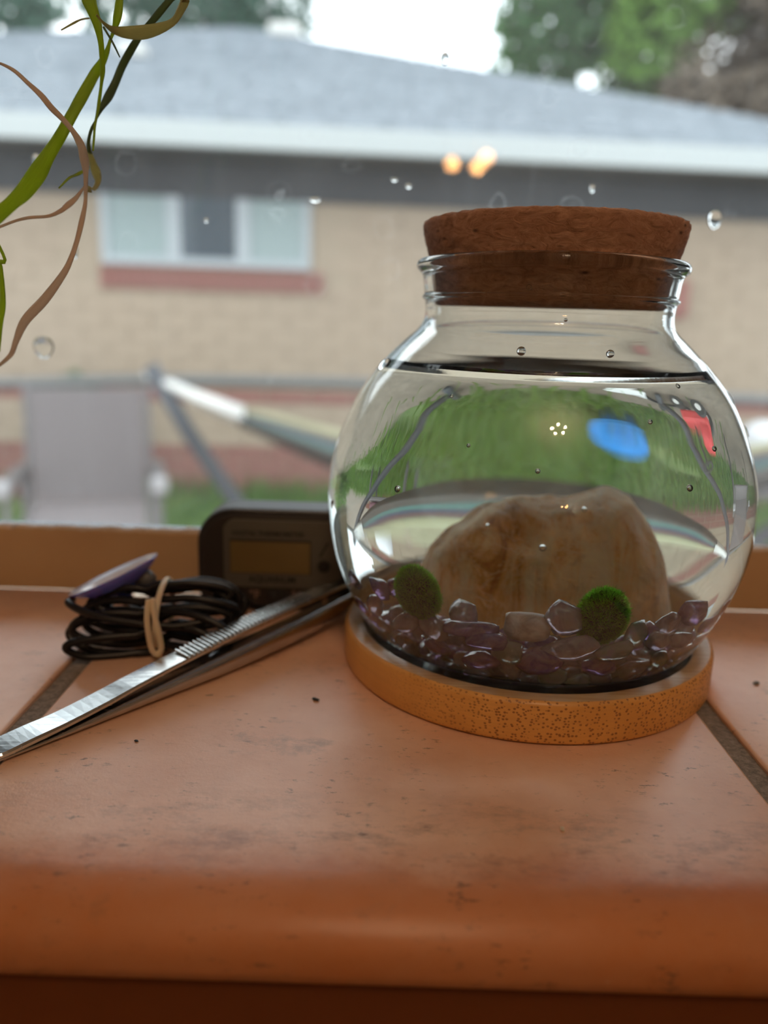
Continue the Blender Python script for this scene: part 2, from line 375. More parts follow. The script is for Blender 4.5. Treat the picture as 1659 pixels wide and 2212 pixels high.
# ================================================================== THE SETTING
JX, JY = .0366, .1884                      # axis of the jar
YT = .2267                                  # face of the window's bottom rail
ROOM_X, ROOM_Y, FLOOR_Z, CEIL_Z = 1.7, -2.9, -.88, 1.5
def struct(name, bm, m, parent=None):
    o = fin(bm, name, m, parent)
    if parent is None: o['kind'] = 'structure'
    return o
bm = bmesh.new(); box2(bm, (-ROOM_X, ROOM_Y, FLOOR_Z - .05), (ROOM_X, .16, FLOOR_Z)); struct('floor', bm, M['floor_board'])
bm = bmesh.new(); box2(bm, (-ROOM_X, ROOM_Y, CEIL_Z), (ROOM_X, .4, CEIL_Z + .05)); struct('ceiling', bm, M['ceiling_paint'])
bm = bmesh.new(); box2(bm, (-ROOM_X, ROOM_Y - .1, FLOOR_Z), (ROOM_X, ROOM_Y, CEIL_Z)); struct('wall_back', bm, M['plaster'])
bm = bmesh.new(); box2(bm, (-ROOM_X - .1, ROOM_Y - .1, FLOOR_Z), (-ROOM_X, .4, CEIL_Z)); struct('wall_left', bm, M['plaster'])
bm = bmesh.new(); box2(bm, (ROOM_X, ROOM_Y - .1, FLOOR_Z), (ROOM_X + .1, .4, CEIL_Z)); struct('wall_right', bm, M['plaster'])
WX, WZ = .95, 1.15                           # window opening half width, top
bm = bmesh.new()
box2(bm, (-ROOM_X, .103, FLOOR_Z), (ROOM_X, .30, -.06)); box2(bm, (-ROOM_X, .13, -.06), (ROOM_X, .30, -.016))
box2(bm, (-ROOM_X, .2267, -.016), (-WX, .30, CEIL_Z)); box2(bm, (WX, .2267, -.016), (ROOM_X, .30, CEIL_Z)); box2(bm, (-WX, .2267, WZ), (WX, .30, CEIL_Z))
struct('wall_front', bm, M['plaster'])

# the tiled sill: each tile a part, mortar bed between them
sill = empty('trim_1', (0, .1, 0), kind='structure')
def tile_mesh(wd):
    """bullnosed sill tile, front at y=.0945, back at the window rail"""
    bm = bmesh.new(); R = .0085; yb = YT
    prof = [(yb, 0)] + [(.1045 + (yb - .1045) * t, 0) for t in (.8, .6, .4, .2, .08)]
    for k in range(0, 9):
        a = radians(90 * k / 8); prof.append((.1045 - .0105 * sin(a), -.0072 + .0072 * cos(a)))
    prof += [(.0940, -.0095), (.0944, -.0115), (.0958, -.0126), (.104, -.0128), (yb, -.0128)]
    rings = []
    for x, inset in ((-wd / 2, .0008), (-wd / 2 + .0008, 0), (0, 0), (wd / 2 - .0008, 0), (wd / 2, .0008)):
        rings.append([bm.verts.new((x, y + (inset if y < .12 else -inset * .2), z - (inset * .7 if z > -.005 else -inset * .3))) for y, z in prof])
    for a, b in zip(rings, rings[1:]):
        for j in range(len(prof)):
            k = (j + 1) % len(prof); bm.faces.new((a[j], a[k], b[k], b[j]))
    bm.faces.new(rings[0]); bm.faces.new(rings[-1][::-1])
    bmesh.ops.recalc_face_normals(bm, faces=bm.faces)
    me = bpy.data.meshes.new('tile'); bm.to_mesh(me); bm.free()
    for p in me.polygons: p.use_smooth = len(p.vertices) == 4
    me.materials.append(M['terracotta']); return me
GW = .0050
x_l, x_r = -.0735, .0742                    # centres of the two joints in view
pitch_ = x_r - x_l
tm = tile_mesh(pitch_ - GW)
for i in range(-5, 6):
    o = bpy.data.objects.new('tile', tm); COL.objects.link(o); o.parent = sill
    o.location = ((x_l + x_r) / 2 + i * pitch_, -.1, (rnd.uniform(-.0002, .0002) if i else 0))
bm = bmesh.new(); box2(bm, (-.85, .1040, -.0122), (.85, YT, -.0012)); box2(bm, (-.85, .0975, -.0122), (.85, .1039, -.0050)); g = fin(bm, 'grout', M['grout'], sill, loc=(0, -.1, 0))
# recessed wooden moulding under the nosing
bm = bmesh.new(); box2(bm, (-1.2, .0990, -.030), (1.2, .104, -.0131), .0006); box2(bm, (-1.2, .0965, -.058), (1.2, .103, -.031), .001); struct('trim_2', bm, M['dark_wood'])

# window: rail, jambs, head, pane
win = empty('window_1', (0, YT, 0), kind='structure')
def wpart(name, lo, hi, m, bev=.001):
    bm = bmesh.new(); box2(bm, (lo[0], lo[1] - YT, lo[2]), (hi[0], hi[1] - YT, hi[2]), bev); return fin(bm, name, m, win)
bm = bmesh.new()
ys = [(YT, 0.0002), (YT, .0012), (YT, .0188), (YT + .0004, .0192), (YT + .0065, .0194), (YT + .0070, .0002)]
L = [bm.verts.new((-WX, y - YT, z)) for y, z in ys]; Rr = [bm.verts.new((WX, y - YT, z)) for y, z in ys]
for j in range(6): k = (j + 1) % 6; bm.faces.new((L[j], L[k], Rr[k], Rr[j]))
bm.faces.new(L); bm.faces.new(Rr[::-1]); fin(bm, 'bottom_rail', M['cream_paint'], win)
# chipped putty line along the top of the rail
bm = bmesh.new(); n_ = 260
for i in range(n_):
    x = -.26 + .52 * i / n_; hgt = .0009 + .0009 * max(0, noise.noise((x * 160, 3, 0))) + .0004 * rnd.random()
    box2(bm, (x, .0002 + .0012 * rnd.random(), .0190), (x + .0021, .0030, .0192 + hgt * .7))
o = fin(bm, 'putty_line', M['chipped_white'], win); o['kind'] = 'stuff'
for s in (-1, 1):
    a, b = sorted((s * WX, s * (WX - .04))); wpart('jamb', (a, YT, .0202), (b, YT + .05, WZ - .0405), M['cream_paint'])
wpart('head', (-WX, YT, WZ - .04), (WX, YT + .05, WZ), M['cream_paint'])
PY = .2300
pane = wpart('pane', (-WX + .041, PY, .0197), (WX - .041, PY + .003, WZ - .041), M['dusty_pane'], 0)
# dried droplets that show on the pane
for (x, z, w_, h_) in ((.0891, .1133, .0020, .0026), (-.0217, .1152, .0017, .0008), (-.0983, .1231, .0011, .0020), (-.0892, .0995, .0007, .0019), (-.1000, .0728, .0030, .0032), (.0545, .1203, .0008, .0012), (.0, .121, .0010, .0006), (.004, .1195, .0009, .0008), (-.052, .109, .0006, .0008), (.0125, .1515, .0012, .0016)):
    bm = bmesh.new(); bmesh.ops.create_uvsphere(bm, u_segments=12, v_segments=8, radius=1)
    for v in bm.verts: v.co = Vector((v.co.x * w_ * (1 + .15 * v.co.z), v.co.y * .0004, v.co.z * h_))
    fin(bm, 'droplet', M['water_drop'], win, True, loc=(x, PY - .0002 - YT, z))

# ================================================================== COASTER
RC, TC, RI, ZF = .0456, .0097, .0408, .0052
co = empty('bamboo_coaster', (JX, JY, 0), 'round pale bamboo coaster with a recessed centre, carrying the glass jar', 'coaster')
bm = bmesh.new(); lathe(bm, [(RC - .0008, 0.0002), (RC - .0002, .0006), (RC, .0012), (RC, TC - .0010), (RC - .0002, TC - .0004), (RC - .0009, TC)], 160)
fin(bm, 'edge', M['bamboo_side'], co, True)
bm = bmesh.new(); lathe(bm, [(RC - .0009, TC), (RI + .0006, TC), (RI + .0002, TC - .0002), (RI, TC - .0006)], 160); fin(bm, 'rim', M['bamboo_top'], co, True)
bm = bmesh.new(); lathe(bm, [(RI, TC - .0006), (RI - .0002, ZF + .0004), (RI - .0008, ZF), (.02, ZF), (0, ZF)], 160); fin(bm, 'recess', M['bamboo_recess_shaded'], co, True)
bm = bmesh.new(); lathe(bm, [(0, .0002), (.03, .0002), (RC - .0008, .0002)], 160); fin(bm, 'base', M['bamboo_side'], co)

# ================================================================== JAR
ZB = .0055
OUT = [(0.0, ZB + .0012), (.010, ZB + .0009), (.020, ZB + .0002), (.0245, ZB), (.0285, ZB + .0003), (.0325, .0068), (.0365, .0086), (.0395, .0104), (.0416, .012), (.0438, .016), (.0457, .020), (.0473, .024), (.0487, .028), (.0497, .032), (.0503, .036), (.0505, .040), (.0504, .044), (.0501, .048), (.0493, .052), (.0481, .056), (.0465, .060), (.0447, .064), (.0425, .068), (.0397, .072), (.0362, .076), (.0322, .0798), (.0298, .0820), (.0287, .0838), (.0284, .0858), (.0285, .0875), (.0287, .0883), (.0292, .0887), (.0292, .0892), (.0288, .0896), (.0290, .0915), (.0293, .0935), (.0298, .0944), (.0305, .0950), (.0308, .0958), (.0306, .0966), (.0299, .0972), (.0290, .0974)]
def offset_in(pr, t):
    o = []
    for i, (r, z) in enumerate(pr):
        a = pr[max(i - 1, 0)]; b = pr[min(i + 1, len(pr) - 1)]
        d = Vector((b[0] - a[0], b[1] - a[1])).normalized(); nrm = Vector((-d.y, d.x))
        o.append((max(r + nrm.x * t, 0.0), z + nrm.y * t))
    return o
body_in = offset_in([p for p in OUT if p[1] < .0859], .0016)
body_in[0] = (0.0, body_in[0][1])
INN = body_in + [(.02695, .0875), (.0271, .0900), (.0274, .0930), (.0278, .0955), (.0282, .0970)]
jar = empty('glass_jar', (JX, JY, 0), 'round clear glass jar with a rolled lip, holding water, a rock and purple stones', 'jar')
out_s = smooth_curve(OUT[:25], 3)[:-1] + smooth_curve(OUT[24:], 4); in_s = smooth_curve(INN, 3)
bm = bmesh.new(); lathe(bm, [(max(r, 0), z) for r, z in out_s] + [(max(r, 0), z) for r, z in in_s[::-1]], 192)
fin(bm, 'glass_wall', M['jar_glass'], jar, True)
def r_in(z):
    for (r0, z0), (r1, z1) in zip(in_s, in_s[1:]):
        if z0 <= z <= z1 and z1 > z0: return r0 + (r1 - r0) * (z - z0) / (z1 - z0)
    return .02
# water: pushed a hair into the glass so the two refract together; a small meniscus at the top
ZW = .0727
wp = [(max(r, 0), z) for r, z in offset_in([p for p in OUT if p[1] < .0732], .0012)]
wp[0] = (0, wp[0][1]); wp = smooth_curve([p for p in wp if p[1] < ZW + .0002], 3)
wp = [(max(r, 0), z) for r, z in wp if z < ZW + .0003]
rw = wp[-1][0]
wp += [(r_in(ZW + .0014) + .0003, ZW + .0014), (r_in(ZW) - .0004, ZW + .0006), (r_in(ZW) - .0012, ZW + .0001), (r_in(ZW) - .0022, ZW - .0001), (r_in(ZW) - .004, ZW - .0002), (.02, ZW - .0002), (0, ZW - .0002)]
bm = bmesh.new(); lathe(bm, wp, 192)
water = fin(bm, 'water', M['clear_water'], None, True, loc=(JX, JY, 0)); tag(water, 'clear water filling the round glass jar to its shoulder', 'water')

# cork stopper
bm = bmesh.new(); nseg = 180
prof = [(0, .0868), (.012, .0868), (.0248, .0868), (.0258, .0871), (.0264, .0880), (.0266, .0895), (.02685, .092), (.02745, .0950), (.0278, .0972), (.0285, .0995), (.0292, .102), (.02965, .1043), (.0294, .1052), (.0286, .1056), (.015, .1057), (0, .1057)]
pr2 = []
for (a, b) in zip(prof, prof[1:]):
    k = 3 if abs(a[1] - b[1]) > .001 else 1
    for i in range(k): pr2.append((a[0] + (b[0] - a[0]) * i / k, a[1] + (b[1] - a[1]) * i / k))
pr2.append(prof[-1]); lathe(bm, pr2, nseg)
for v in bm.verts:
    r = v.co.xy.length
    if r > .02:
        a = atan2(v.co.y, v.co.x); n1 = noise.noise((cos(a) * 30, sin(a) * 30, v.co.z * 900)); n2 = noise.noise((cos(a) * 9, sin(a) * 9, v.co.z * 300))
        amp = .00022 if v.co.z > .0975 else .00008
        k = 1 + (n1 * amp + n2 * amp) / r; v.co.x *= k; v.co.y *= k
        if v.co.z > .1035: v.co.z += n1 * .00025
        # a chipped spot on the left rim
        if v.co.z > .1 and a > 2.6: v.co.z -= .0005 * max(0, n2 + .3)
bmesh.ops.recalc_face_normals(bm, faces=bm.faces)
cork = fin(bm, 'cork_stopper', M['cork_side'], None, True, loc=(JX, JY, 0)); tag(cork, 'wide tapered brown cork stopper pushed into the mouth of the glass jar', 'stopper')

# ================================================================== ROCK
bm = bmesh.new(); bmesh.ops.create_icosphere(bm, subdivisions=6, radius=1)
def rock_top(x):            # x in metres from .0366
    pts = [(-.0215, .014), (-.0188, .024), (-.017, .0300), (-.0135, .0349), (-.0075, .0388), (-.0015, .0406), (.0045, .0405), (.0085, .0399), (.0137, .0417), (.0185, .0402), (.0225, .0355), (.0252, .029), (.0262, .022), (.027, .014)]
    for (a, b), (c, d) in zip(pts, pts[1:]):
        if a <= x <= c: return b + (d - b) * (x - a) / (c - a)
    return .014
for v in bm.verts:
    d = v.co.normalized(); ex = 2.4
    q = (abs(d.x) ** ex + abs(d.y) ** ex + abs(d.z) ** ex) ** (-1 / ex); p = d * q
    x = .0025 + p.x * .0232
    top = rock_top(x * (1 if abs(x) < .0265 else .98)); base = .0125
    if p.z > 0:
        f = sqrt(max(0, 1 - abs(p.x) ** 2.4)); z = .020 + (max(top, .0205) - .020) * (p.z / max(f, .25)) ** .9 if f > 0 else .02
        z = min(z, top)
    else: z = .020 + p.z * (.020 - base)
    y = p.y * .0150 * (1 - .12 * max(p.z, 0)) + .002
    n1 = noise.fractal((x * 70, y * 70, z * 45), 1.0, 2.0, 5); n2 = noise.noise((x * 260, y * 260, z * 90))
    rdg = 1 - abs(noise.noise((x * 120 + z * 30, y * 90, z * 22)))
    dd = Vector((p.x * .3, p.y, p.z * .3 if z > .02 else 0)).normalized()
    v.co = Vector((x, y, z)) + dd * (n1 * .0009 + n2 * .0003 + (rdg - .8) * .0014)
    # hollow near the top, left of centre
    h = math.exp(-(((x + .0020) / .0030) ** 2 + ((z - .0352) / .0018) ** 2)) if y < 0 else 0
    v.co.y += .0035 * h
    h2 = math.exp(-(((x + .0022) / .0048) ** 2 + ((z - .0385) / .0028) ** 2)) if y < .004 else 0
    v.co.y += .0016 * h2
rock = fin(bm, 'rock', M['calcite_rock'], None, True, loc=(JX, JY + .002, 0)); tag(rock, 'large rounded honey-coloured rock with pale veins, standing inside the jar', 'rock')

# ================================================================== STONES
def chip_mesh(name, sx, sy, sz, seed, m, bev=.16, npts=13, boxy=False):
    r = random.Random(seed); bm = bmesh.new()
    for i in range(npts):
        z = 1 - 2 * (i + .5) / npts; a = i * 2.39996 + r.uniform(-.5, .5); rr = sqrt(1 - z * z)
        k = r.uniform(.78, 1.1)
        p = Vector((rr * cos(a), rr * sin(a), z)) * k
        if boxy: p = Vector([max(-.66, min(.66, q * 1.5)) for q in p])
        bm.verts.new(p)
    h = bmesh.ops.convex_hull(bm, input=bm.verts)
    bmesh.ops.delete(bm, geom=list({g for g in h.get('geom_interior', []) + h.get('geom_unused', []) if isinstance(g, bmesh.types.BMVert)}), context='VERTS')
    bmesh.ops.triangulate(bm, faces=bm.faces[:])
    bmesh.ops.subdivide_edges(bm, edges=bm.edges[:], cuts=2, use_grid_fill=True)
    for _ in range(1 if not boxy else 2): bmesh.ops.smooth_vert(bm, verts=bm.verts[:], factor=.5, use_axis_x=True, use_axis_y=True, use_axis_z=True)
    for v in bm.verts: v.co += v.co.normalized() * .035 * noise.noise(v.co * 3.1 + Vector((seed, 0, 0)))
    mx = [max(abs(v.co[i]) for v in bm.verts) for i in range(3)]
    for v in bm.verts:
        v.co = Vector((v.co.x / mx[0] * sx, v.co.y / mx[1] * sy, v.co.z / mx[2] * sz))
    bmesh.ops.recalc_face_normals(bm, faces=bm.faces)
    me = bpy.data.meshes.new(name); bm.to_mesh(me); bm.free(); me.materials.append(m)
    for p in me.polygons: p.use_smooth = True
    return me
V, S, G, PB = 'amethyst_violet', 'amethyst_smoky', 'amethyst_green', 'pebble_beige'
CH = [  # centre, width, height, tilt in the picture plane, material, label
 ((.0190, .1558, .0250), .0064, .0066, .25, S, 'tall pale lavender stone just right of the left moss ball'),
 ((.0192, .1521, .0230), .0108, .0036, -.12, V, 'long violet stone lying flat below the pale lavender stone'),
 ((.0219, .1490, .0212), .0078, .0036, -.10, V, 'oblong see-through purple stone under the long violet stone'),
 ((.0303, .1515, .0246), .0080, .0054, 0.02, PB, 'square beige-grey pebble in front of the rock'),
 ((.0262, .1473, .0190), .0068, .0058, .35, G, 'rounded green-tinted stone below left of the square beige pebble'),
 ((.0326, .1470, .0176), .0088, .0068, -.5, V, 'large lilac stone against the front glass below the beige pebble'),
 ((.0385, .1474, .0207), .0132, .0056, -.22, S, 'largest smoky mauve stone, below left of the right moss ball'),
 ((.0366, .1512, .0268), .0076, .0064, .5, S, 'dark mauve pointed stone between the beige pebble and right moss ball'),
 ((.0478, .1470, .0206), .0088, .0046, -.15, G, 'pale clear-edged stone directly under the right moss ball'),
 ((.0506, .1495, .0243), .0040, .0062, .1, G, 'upright green and purple stone right of the right moss ball'),
 ((.0537, .1526, .0243), .0036, .0046, -.4, V, 'small bluish lilac stone behind the oval grey stone'),
 ((.0560, .1508, .0220), .0062, .0044, .35, S, 'oval blue-grey stone near the jar\'s right side'),
 ((.0574, .1535, .0252), .0068, .0046, -.4, S, 'angular see-through grey stone against the rock\'s right foot'),
 ((.0632, .1560, .0272), .0088, .0056, .45, V, 'big rosy oval stone leaning on the right glass'),
 ((.0008, .1665, .0222), .0056, .0068, .8, S, 'smoky oval stone at the lower left glass'),
 ((.0020, .1645, .0270), .0058, .0050, .3, V, 'deep violet stone left of the left moss ball'),
 ((.0068, .1600, .0206), .0088, .0046, -.5, S, 'pinkish grey stone below the left moss ball'),
 ((.0125, .1560, .0216), .0070, .0056, .1, S, 'dull mauve stone between left moss ball and pale lavender stone'),
 ((.0060, .1650, .0280), .0034, .0044, .1, V, 'small lilac stone peeping from behind the left moss ball'),
 ((.0448, .1485, .0166), .0078, .0045, .2, V, 'dark purple stone low in the front of the jar, right of centre'),
 ((-.0030, .1735, .0258), .0050, .0036, .5, S, 'topmost smoky stone touching the far left glass'),
 ((.0212, .1512, .0158), .0080, .0046, -.2, V, 'dark stone low in the front of the jar, left of centre'),
 ((.0618, .1545, .0210), .0072, .0040, .4, S, 'flat pinkish stone low against the right glass'),
]
placed = []
def clampin(c, rad):
    d = Vector((c[0] - JX, c[1] - JY)); lim = r_in(max(c[2] - rad * .35, .0085)) - rad * .62
    if d.length > lim: d = d.normalized() * lim
    return Vector((JX + d.x, JY + d.y, c[2]))
for i, (c, wd, hg, tilt, mm, lab) in enumerate(CH):
    rad = min(wd, hg) / 2; c = clampin(c, max(rad, .0022))
    me = chip_mesh('amethyst_stone', wd * .56, max(.0024, min(wd, hg) * .45), hg * .56, 100 + i, M[mm], boxy=(mm == PB or i in (1, 2)), npts=15 if mm == PB else 12, bev=.22 if mm == PB else .12)
    o = bpy.data.objects.new('pebble' if mm == PB else 'amethyst_stone', me); COL.objects.link(o); o.location = c
    # face outwards along the glass
    az_ = atan2(c.x - JX, -(c.y - JY)); o.rotation_euler = (0, tilt, az_)
    tag(o, lab, 'pebble' if mm == PB else 'stone', None if mm == PB else 'purple stones in the jar'); placed.append((c, (wd + hg) / 4))
def bed(x, y):               # height of the gravel surface
    dx, dy = x - JX, y - JY; r = sqrt(dx * dx + dy * dy) / .046
    front = .0185 + .0085 * min(1, r) ** 2 * (1 if abs(dx) > .02 else .45 + .55 * abs(dx) / .02)
    t = min(1, max(0, (dy + .022) / .022)); return front * (1 - t) + .0155 * t
shared = [chip_mesh('amethyst_stone', .56 * a, .56 * b, .56 * c, 500 + i, M[k]) for i, (a, b, c, k) in enumerate([(.0076, .006, .0045, V), (.0066, .0058, .005, S), (.009, .006, .0046, S), (.007, .0062, .005, G), (.008, .005, .005, V), (.0062, .0055, .0044, S)])]
cnt = 0
for t in range(26000):
    z = rnd.uniform(.0095, .027); a = rnd.uniform(0, 2 * pi); r = (r_in(z) - .0031) * sqrt(rnd.random())
    if rnd.random() < .55: r = r_in(z - .001) - rnd.uniform(.0031, .0042)
    x, y = JX + r * cos(a), JY + r * sin(a)
    if z > bed(x, y): continue
    if z > .013 and (abs(x - (JX + .0025)) / .0235) ** 2.4 + (abs(y - JY - .004) / .0158) ** 2.4 < 1: continue
    c = Vector((x, y, z))
    if any((c - p).length < (q + .0034) * .92 for p, q in placed): continue
    me = shared[rnd.randrange(6)]
    o = bpy.data.objects.new('amethyst_stone', me); COL.objects.link(o); o.location = c
    o.rotation_euler = (rnd.uniform(-.5, .5), rnd.uniform(-.6, .6), rnd.uniform(0, 6.3)); k = rnd.uniform(.8, 1.0); o.scale = (k, k, k)
    tint = {V: 'violet', S: 'smoky mauve', G: 'greenish lilac'}[next(k for k in (V, S, G) if me.materials[0] == M[k])]
    side = ('left ' if x < JX - .015 else 'right ' if x > JX + .015 else 'middle ') + ('front' if y < JY - .01 else 'back' if y > JY + .01 else 'side'); lay = 'upper' if z > .016 else 'bottom'
    tag(o, f'small {tint} stone in the {lay} layer at the {side} of the jar', 'stone', f'small {tint} stones, {lay} layer, {side} of the jar'); placed.append((c, .0031)); cnt += 1
    if cnt >= 170: break
print('stones', cnt)

# ================================================================== MOSS BALLS
def moss(cx, cy_, cz, rx, rz, tilt, seed, lab):
    o0 = empty('moss_ball', (cx, cy_, cz - rz), lab, 'moss ball')
    bm = bmesh.new(); bmesh.ops.create_icosphere(bm, subdivisions=4, radius=1)
    rot = Matrix.Rotation(tilt, 3, 'Y'); vs = []
    for v in bm.verts:
        k = 1 + .05 * noise.noise(v.co * 2 + Vector((seed, 0, 0)))
        v.co = rot @ Vector((v.co.x * rx, v.co.y * rx, v.co.z * rz)) * k
    fin(bm, 'core', M['moss_core'], o0, True, loc=(0, 0, rz))
    r = random.Random(seed); V_, F_ = [], []
    for i in range(14000):
        z = r.uniform(-1, 1); a = r.uniform(0, 2 * pi); q = sqrt(1 - z * z); d = Vector((q * cos(a), q * sin(a), z))
        k = 1 + .05 * noise.noise(d * 2 + Vector((seed, 0, 0)))
        p = rot @ Vector((d.x * rx, d.y * rx, d.z * rz)) * k * .98; d = rot @ d
        tg = d.cross(Vector((r.uniform(-1, 1), r.uniform(-1, 1), r.uniform(-1, 1)))).normalized()
        ln = r.uniform(.0005, .0013) * (1.6 if r.random() < .04 else 1); w_ = .00003
        tip = p + (d * r.uniform(.35, 1) + tg * r.uniform(.3, 1.2)).normalized() * ln; mid = (p + tip) / 2 + d * ln * .15
        s = d.cross(tip - p).normalized() * w_; b = len(V_)
        V_ += [p + s, p - s, mid + s * .8, mid - s * .8, tip]; F_ += [(b, b + 1, b + 3, b + 2), (b + 2, b + 3, b + 4)]
    f = pyd('fuzz', V_, F_, M['moss_fuzz'], o0); f.location = (0, 0, rz); f['kind'] = 'stuff'
moss(.0093, .1578, .0284, .0045, .0054, -.45, 3, 'dark green fuzzy moss ball at the left, on stones beside the rock')
moss(.0443, .1525, .0272, .0046, .0054, .35, 5, 'dark green fuzzy moss ball at the right, in front of the rock')
# bubbles in the jar
bub = [((.0366, .1884 - .0135, .0352), .0007), ((.0446, .180, .0413), .0005), ((.0262, .176, .0390), .0004), ((.0110, .1600, .0180), .0005)]
for (a_, z, r_) in ((-1.9, .0775, .0009), (-1.35, .0775, .0008), (-1.62, .0842, .0004), (-2.35, .050, .0007), (-2.05, .060, .0004), (-1.1, .0535, .0007), (-.9, .060, .0006), (-1.25, .0655, .0005), (-1.0, .0715, .0005), (-1.75, .0565, .0005), (-2.2, .0685, .0004)):
    rr = r_in(z) - r_ * .9; bub.append(((JX + rr * cos(a_), JY + rr * sin(a_), z), r_))
bub.append(((JX + (.0275) * cos(-1.9), JY + .0275 * sin(-1.9), .0905), .0006))
for bi, (p, r_) in enumerate(bub):
    bm = bmesh.new(); bmesh.ops.create_uvsphere(bm, u_segments=14, v_segments=10, radius=r_)
    above = p[2] > ZW
    o = fin(bm, 'droplet' if above else 'bubble', M['water_drop'] if above else M['clear_water'], None, True, loc=p)
    if not above:
        for pl in o.data.polygons: pl.flip()
    if above:
        side = 'under the cork, left of centre' if p[2] > .088 else 'high on the shoulder, just under the neck' if p[2] > .083 else 'left one of the pair above the waterline' if p[0] < JX else 'right one of the pair above the waterline'
        tag(o, 'tiny water drop inside the glass, ' + side, 'drop', 'drops above the waterline')
    else:
        lab = {0: 'silvery air bubble in the hollow of the rock', 1: 'air bubble in the notch on top of the rock', 2: 'air bubble on the rock\'s upper left slope', 3: 'air bubble among the stones under the left moss ball'}.get(bi)
        tag(o, lab or 'tiny round air bubble clinging to the jar wall under water', 'bubble', None if lab else 'air bubbles on the glass')

for a_, z, w_, h_, lab in ((-.42, .0690, .0007, .0019, 'dark water drop on the outside of the glass, right shoulder by the waterline'), (-.33, .0615, .0006, .0015, 'dark water drop on the outside of the glass, a little below the right shoulder'), (-.30, .0445, .0006, .0017, 'dark narrow water drop outside the glass, at the jar\'s widest right side'), (-2.92, .0735, .0016, .0019, 'water drop standing proud of the left shoulder outline'), (-2.85, .0420, .0007, .0011, 'small dark drop outside the glass at the lower left')):
    k = min(range(len(out_s)), key=lambda q: abs(out_s[q][1] - z) + (1 if out_s[q][1] > .08 else 0)); rr = out_s[k][0]; dz, dr = out_s[k + 1][1] - out_s[k - 1][1], out_s[k + 1][0] - out_s[k - 1][0]
    nz_ = Vector((dz * cos(a_), dz * sin(a_), -dr)).normalized(); tx = Vector((-sin(a_), cos(a_), 0)); ty = nz_.cross(tx)
    bm = bmesh.new(); bmesh.ops.create_uvsphere(bm, u_segments=16, v_segments=10, radius=1)
    for v in bm.verts: v.co = tx * v.co.x * w_ + ty * v.co.y * h_ + nz_ * max(v.co.z, -.1) * w_ * .55
    o = fin(bm, 'droplet', M['water_drop'], None, True, loc=Vector((JX + rr * cos(a_), JY + rr * sin(a_), z)) + nz_ * .00012); tag(o, lab, 'drop')

# ================================================================== TWEEZERS
TA = Vector((-.0706, .1296, 0)); TD = Vector((.6275, .7786, 0)); TN = Vector((-.7786, .6275, 0))
tw = empty('tweezers', TA, 'long steel tweezers with a ribbed grip lying from the left edge to behind the jar', 'tweezers')
def arm(name, secs, m):
    """secs: (s, z_top_near, z_top_far, thickness, n0, n1) along the arm"""
    secs = smooth_curve(secs, 5); bm = bmesh.new(); rings = []; NA = 16 if name == 'lower_arm' else 8
    for s, z0, z1, th, n0, n1 in secs:
        e = min(.0004, th * .3)
        if name == 'lower_arm':      # half-round underside arm, bowed a little towards the room
            cx_, hw, hh, zc_ = (n0 + n1) / 2, (n1 - n0) / 2, th / 2, z0 - th / 2
            pts = [(cx_ + hw * (abs(cos(q_)) ** .7) * (1 if cos(q_) > 0 else -1), zc_ + hh * (abs(sin(q_)) ** .7) * (1 if sin(q_) > 0 else -1)) for q_ in [2 * pi * (j + .5) / NA for j in range(NA)]]
        else: pts = [(n0, z0 - e), (n0 + e, z0), (n1 - e, z1), (n1, z1 - e), (n1, z1 - th + e), (n1 - e, z1 - th), (n0 + e, z0 - th), (n0, z0 - th + e)]
        rings.append([bm.verts.new(TD * s + TN * q + Vector((0, 0, max(z, .0002)))) for q, z in pts])
    for a, b in zip(rings, rings[1:]):
        for j in range(NA): k = (j + 1) % NA; bm.faces.new((a[j], a[k], b[k], b[j]))
    bm.faces.new(rings[0]); bm.faces.new(rings[-1][::-1])
    return fin(bm, name, m, tw, NA == 16)
arm('upper_arm', [(-.0002, .0015, .0015, .0006, .0022, .0048), (.0012, .0021, .0021, .0012, .0002, .0066), (.008, .0028, .0027, .0014, 0, .0068), (.0145, .0033, .0031, .0013, 0, .0066), (.024, .0045, .0044, .0013, 0, .0064), (.0312, .0057, .0056, .0012, 0, .0062), (.044, .0073, .0073, .0012, .0002, .0060), (.062, .0092, .0096, .0012, .0003, .0056), (.082, .0107, .0114, .0012, .0006, .0052), (.0968, .0114, .0122, .0011, .0010, .0044), (.108, .0116, .0122, .0010, .0014, .0036), (.116, .0116, .0116, .0008, .0018, .0030)], M['steel'])
arm('lower_arm', [(.0001, .0014, .0014, .0012, .0004, .0064), (.010, .0014, .0014, .0012, .0001, .0066), (.0200, .0022, .0022, .0020, -.0004, .0062), (.034, .0036, .0036, .0032, -.0012, .0056), (.052, .0053, .0053, .0048, -.0022, .0048), (.070, .0067, .0067, .0056, -.0022, .0042), (.086, .0077, .0077, .0058, -.0014, .0042), (.100, .0084, .0084, .0048, .0002, .0040), (.114, .0084, .0084, .0030, .0018, .0032)], M['steel_dark'])
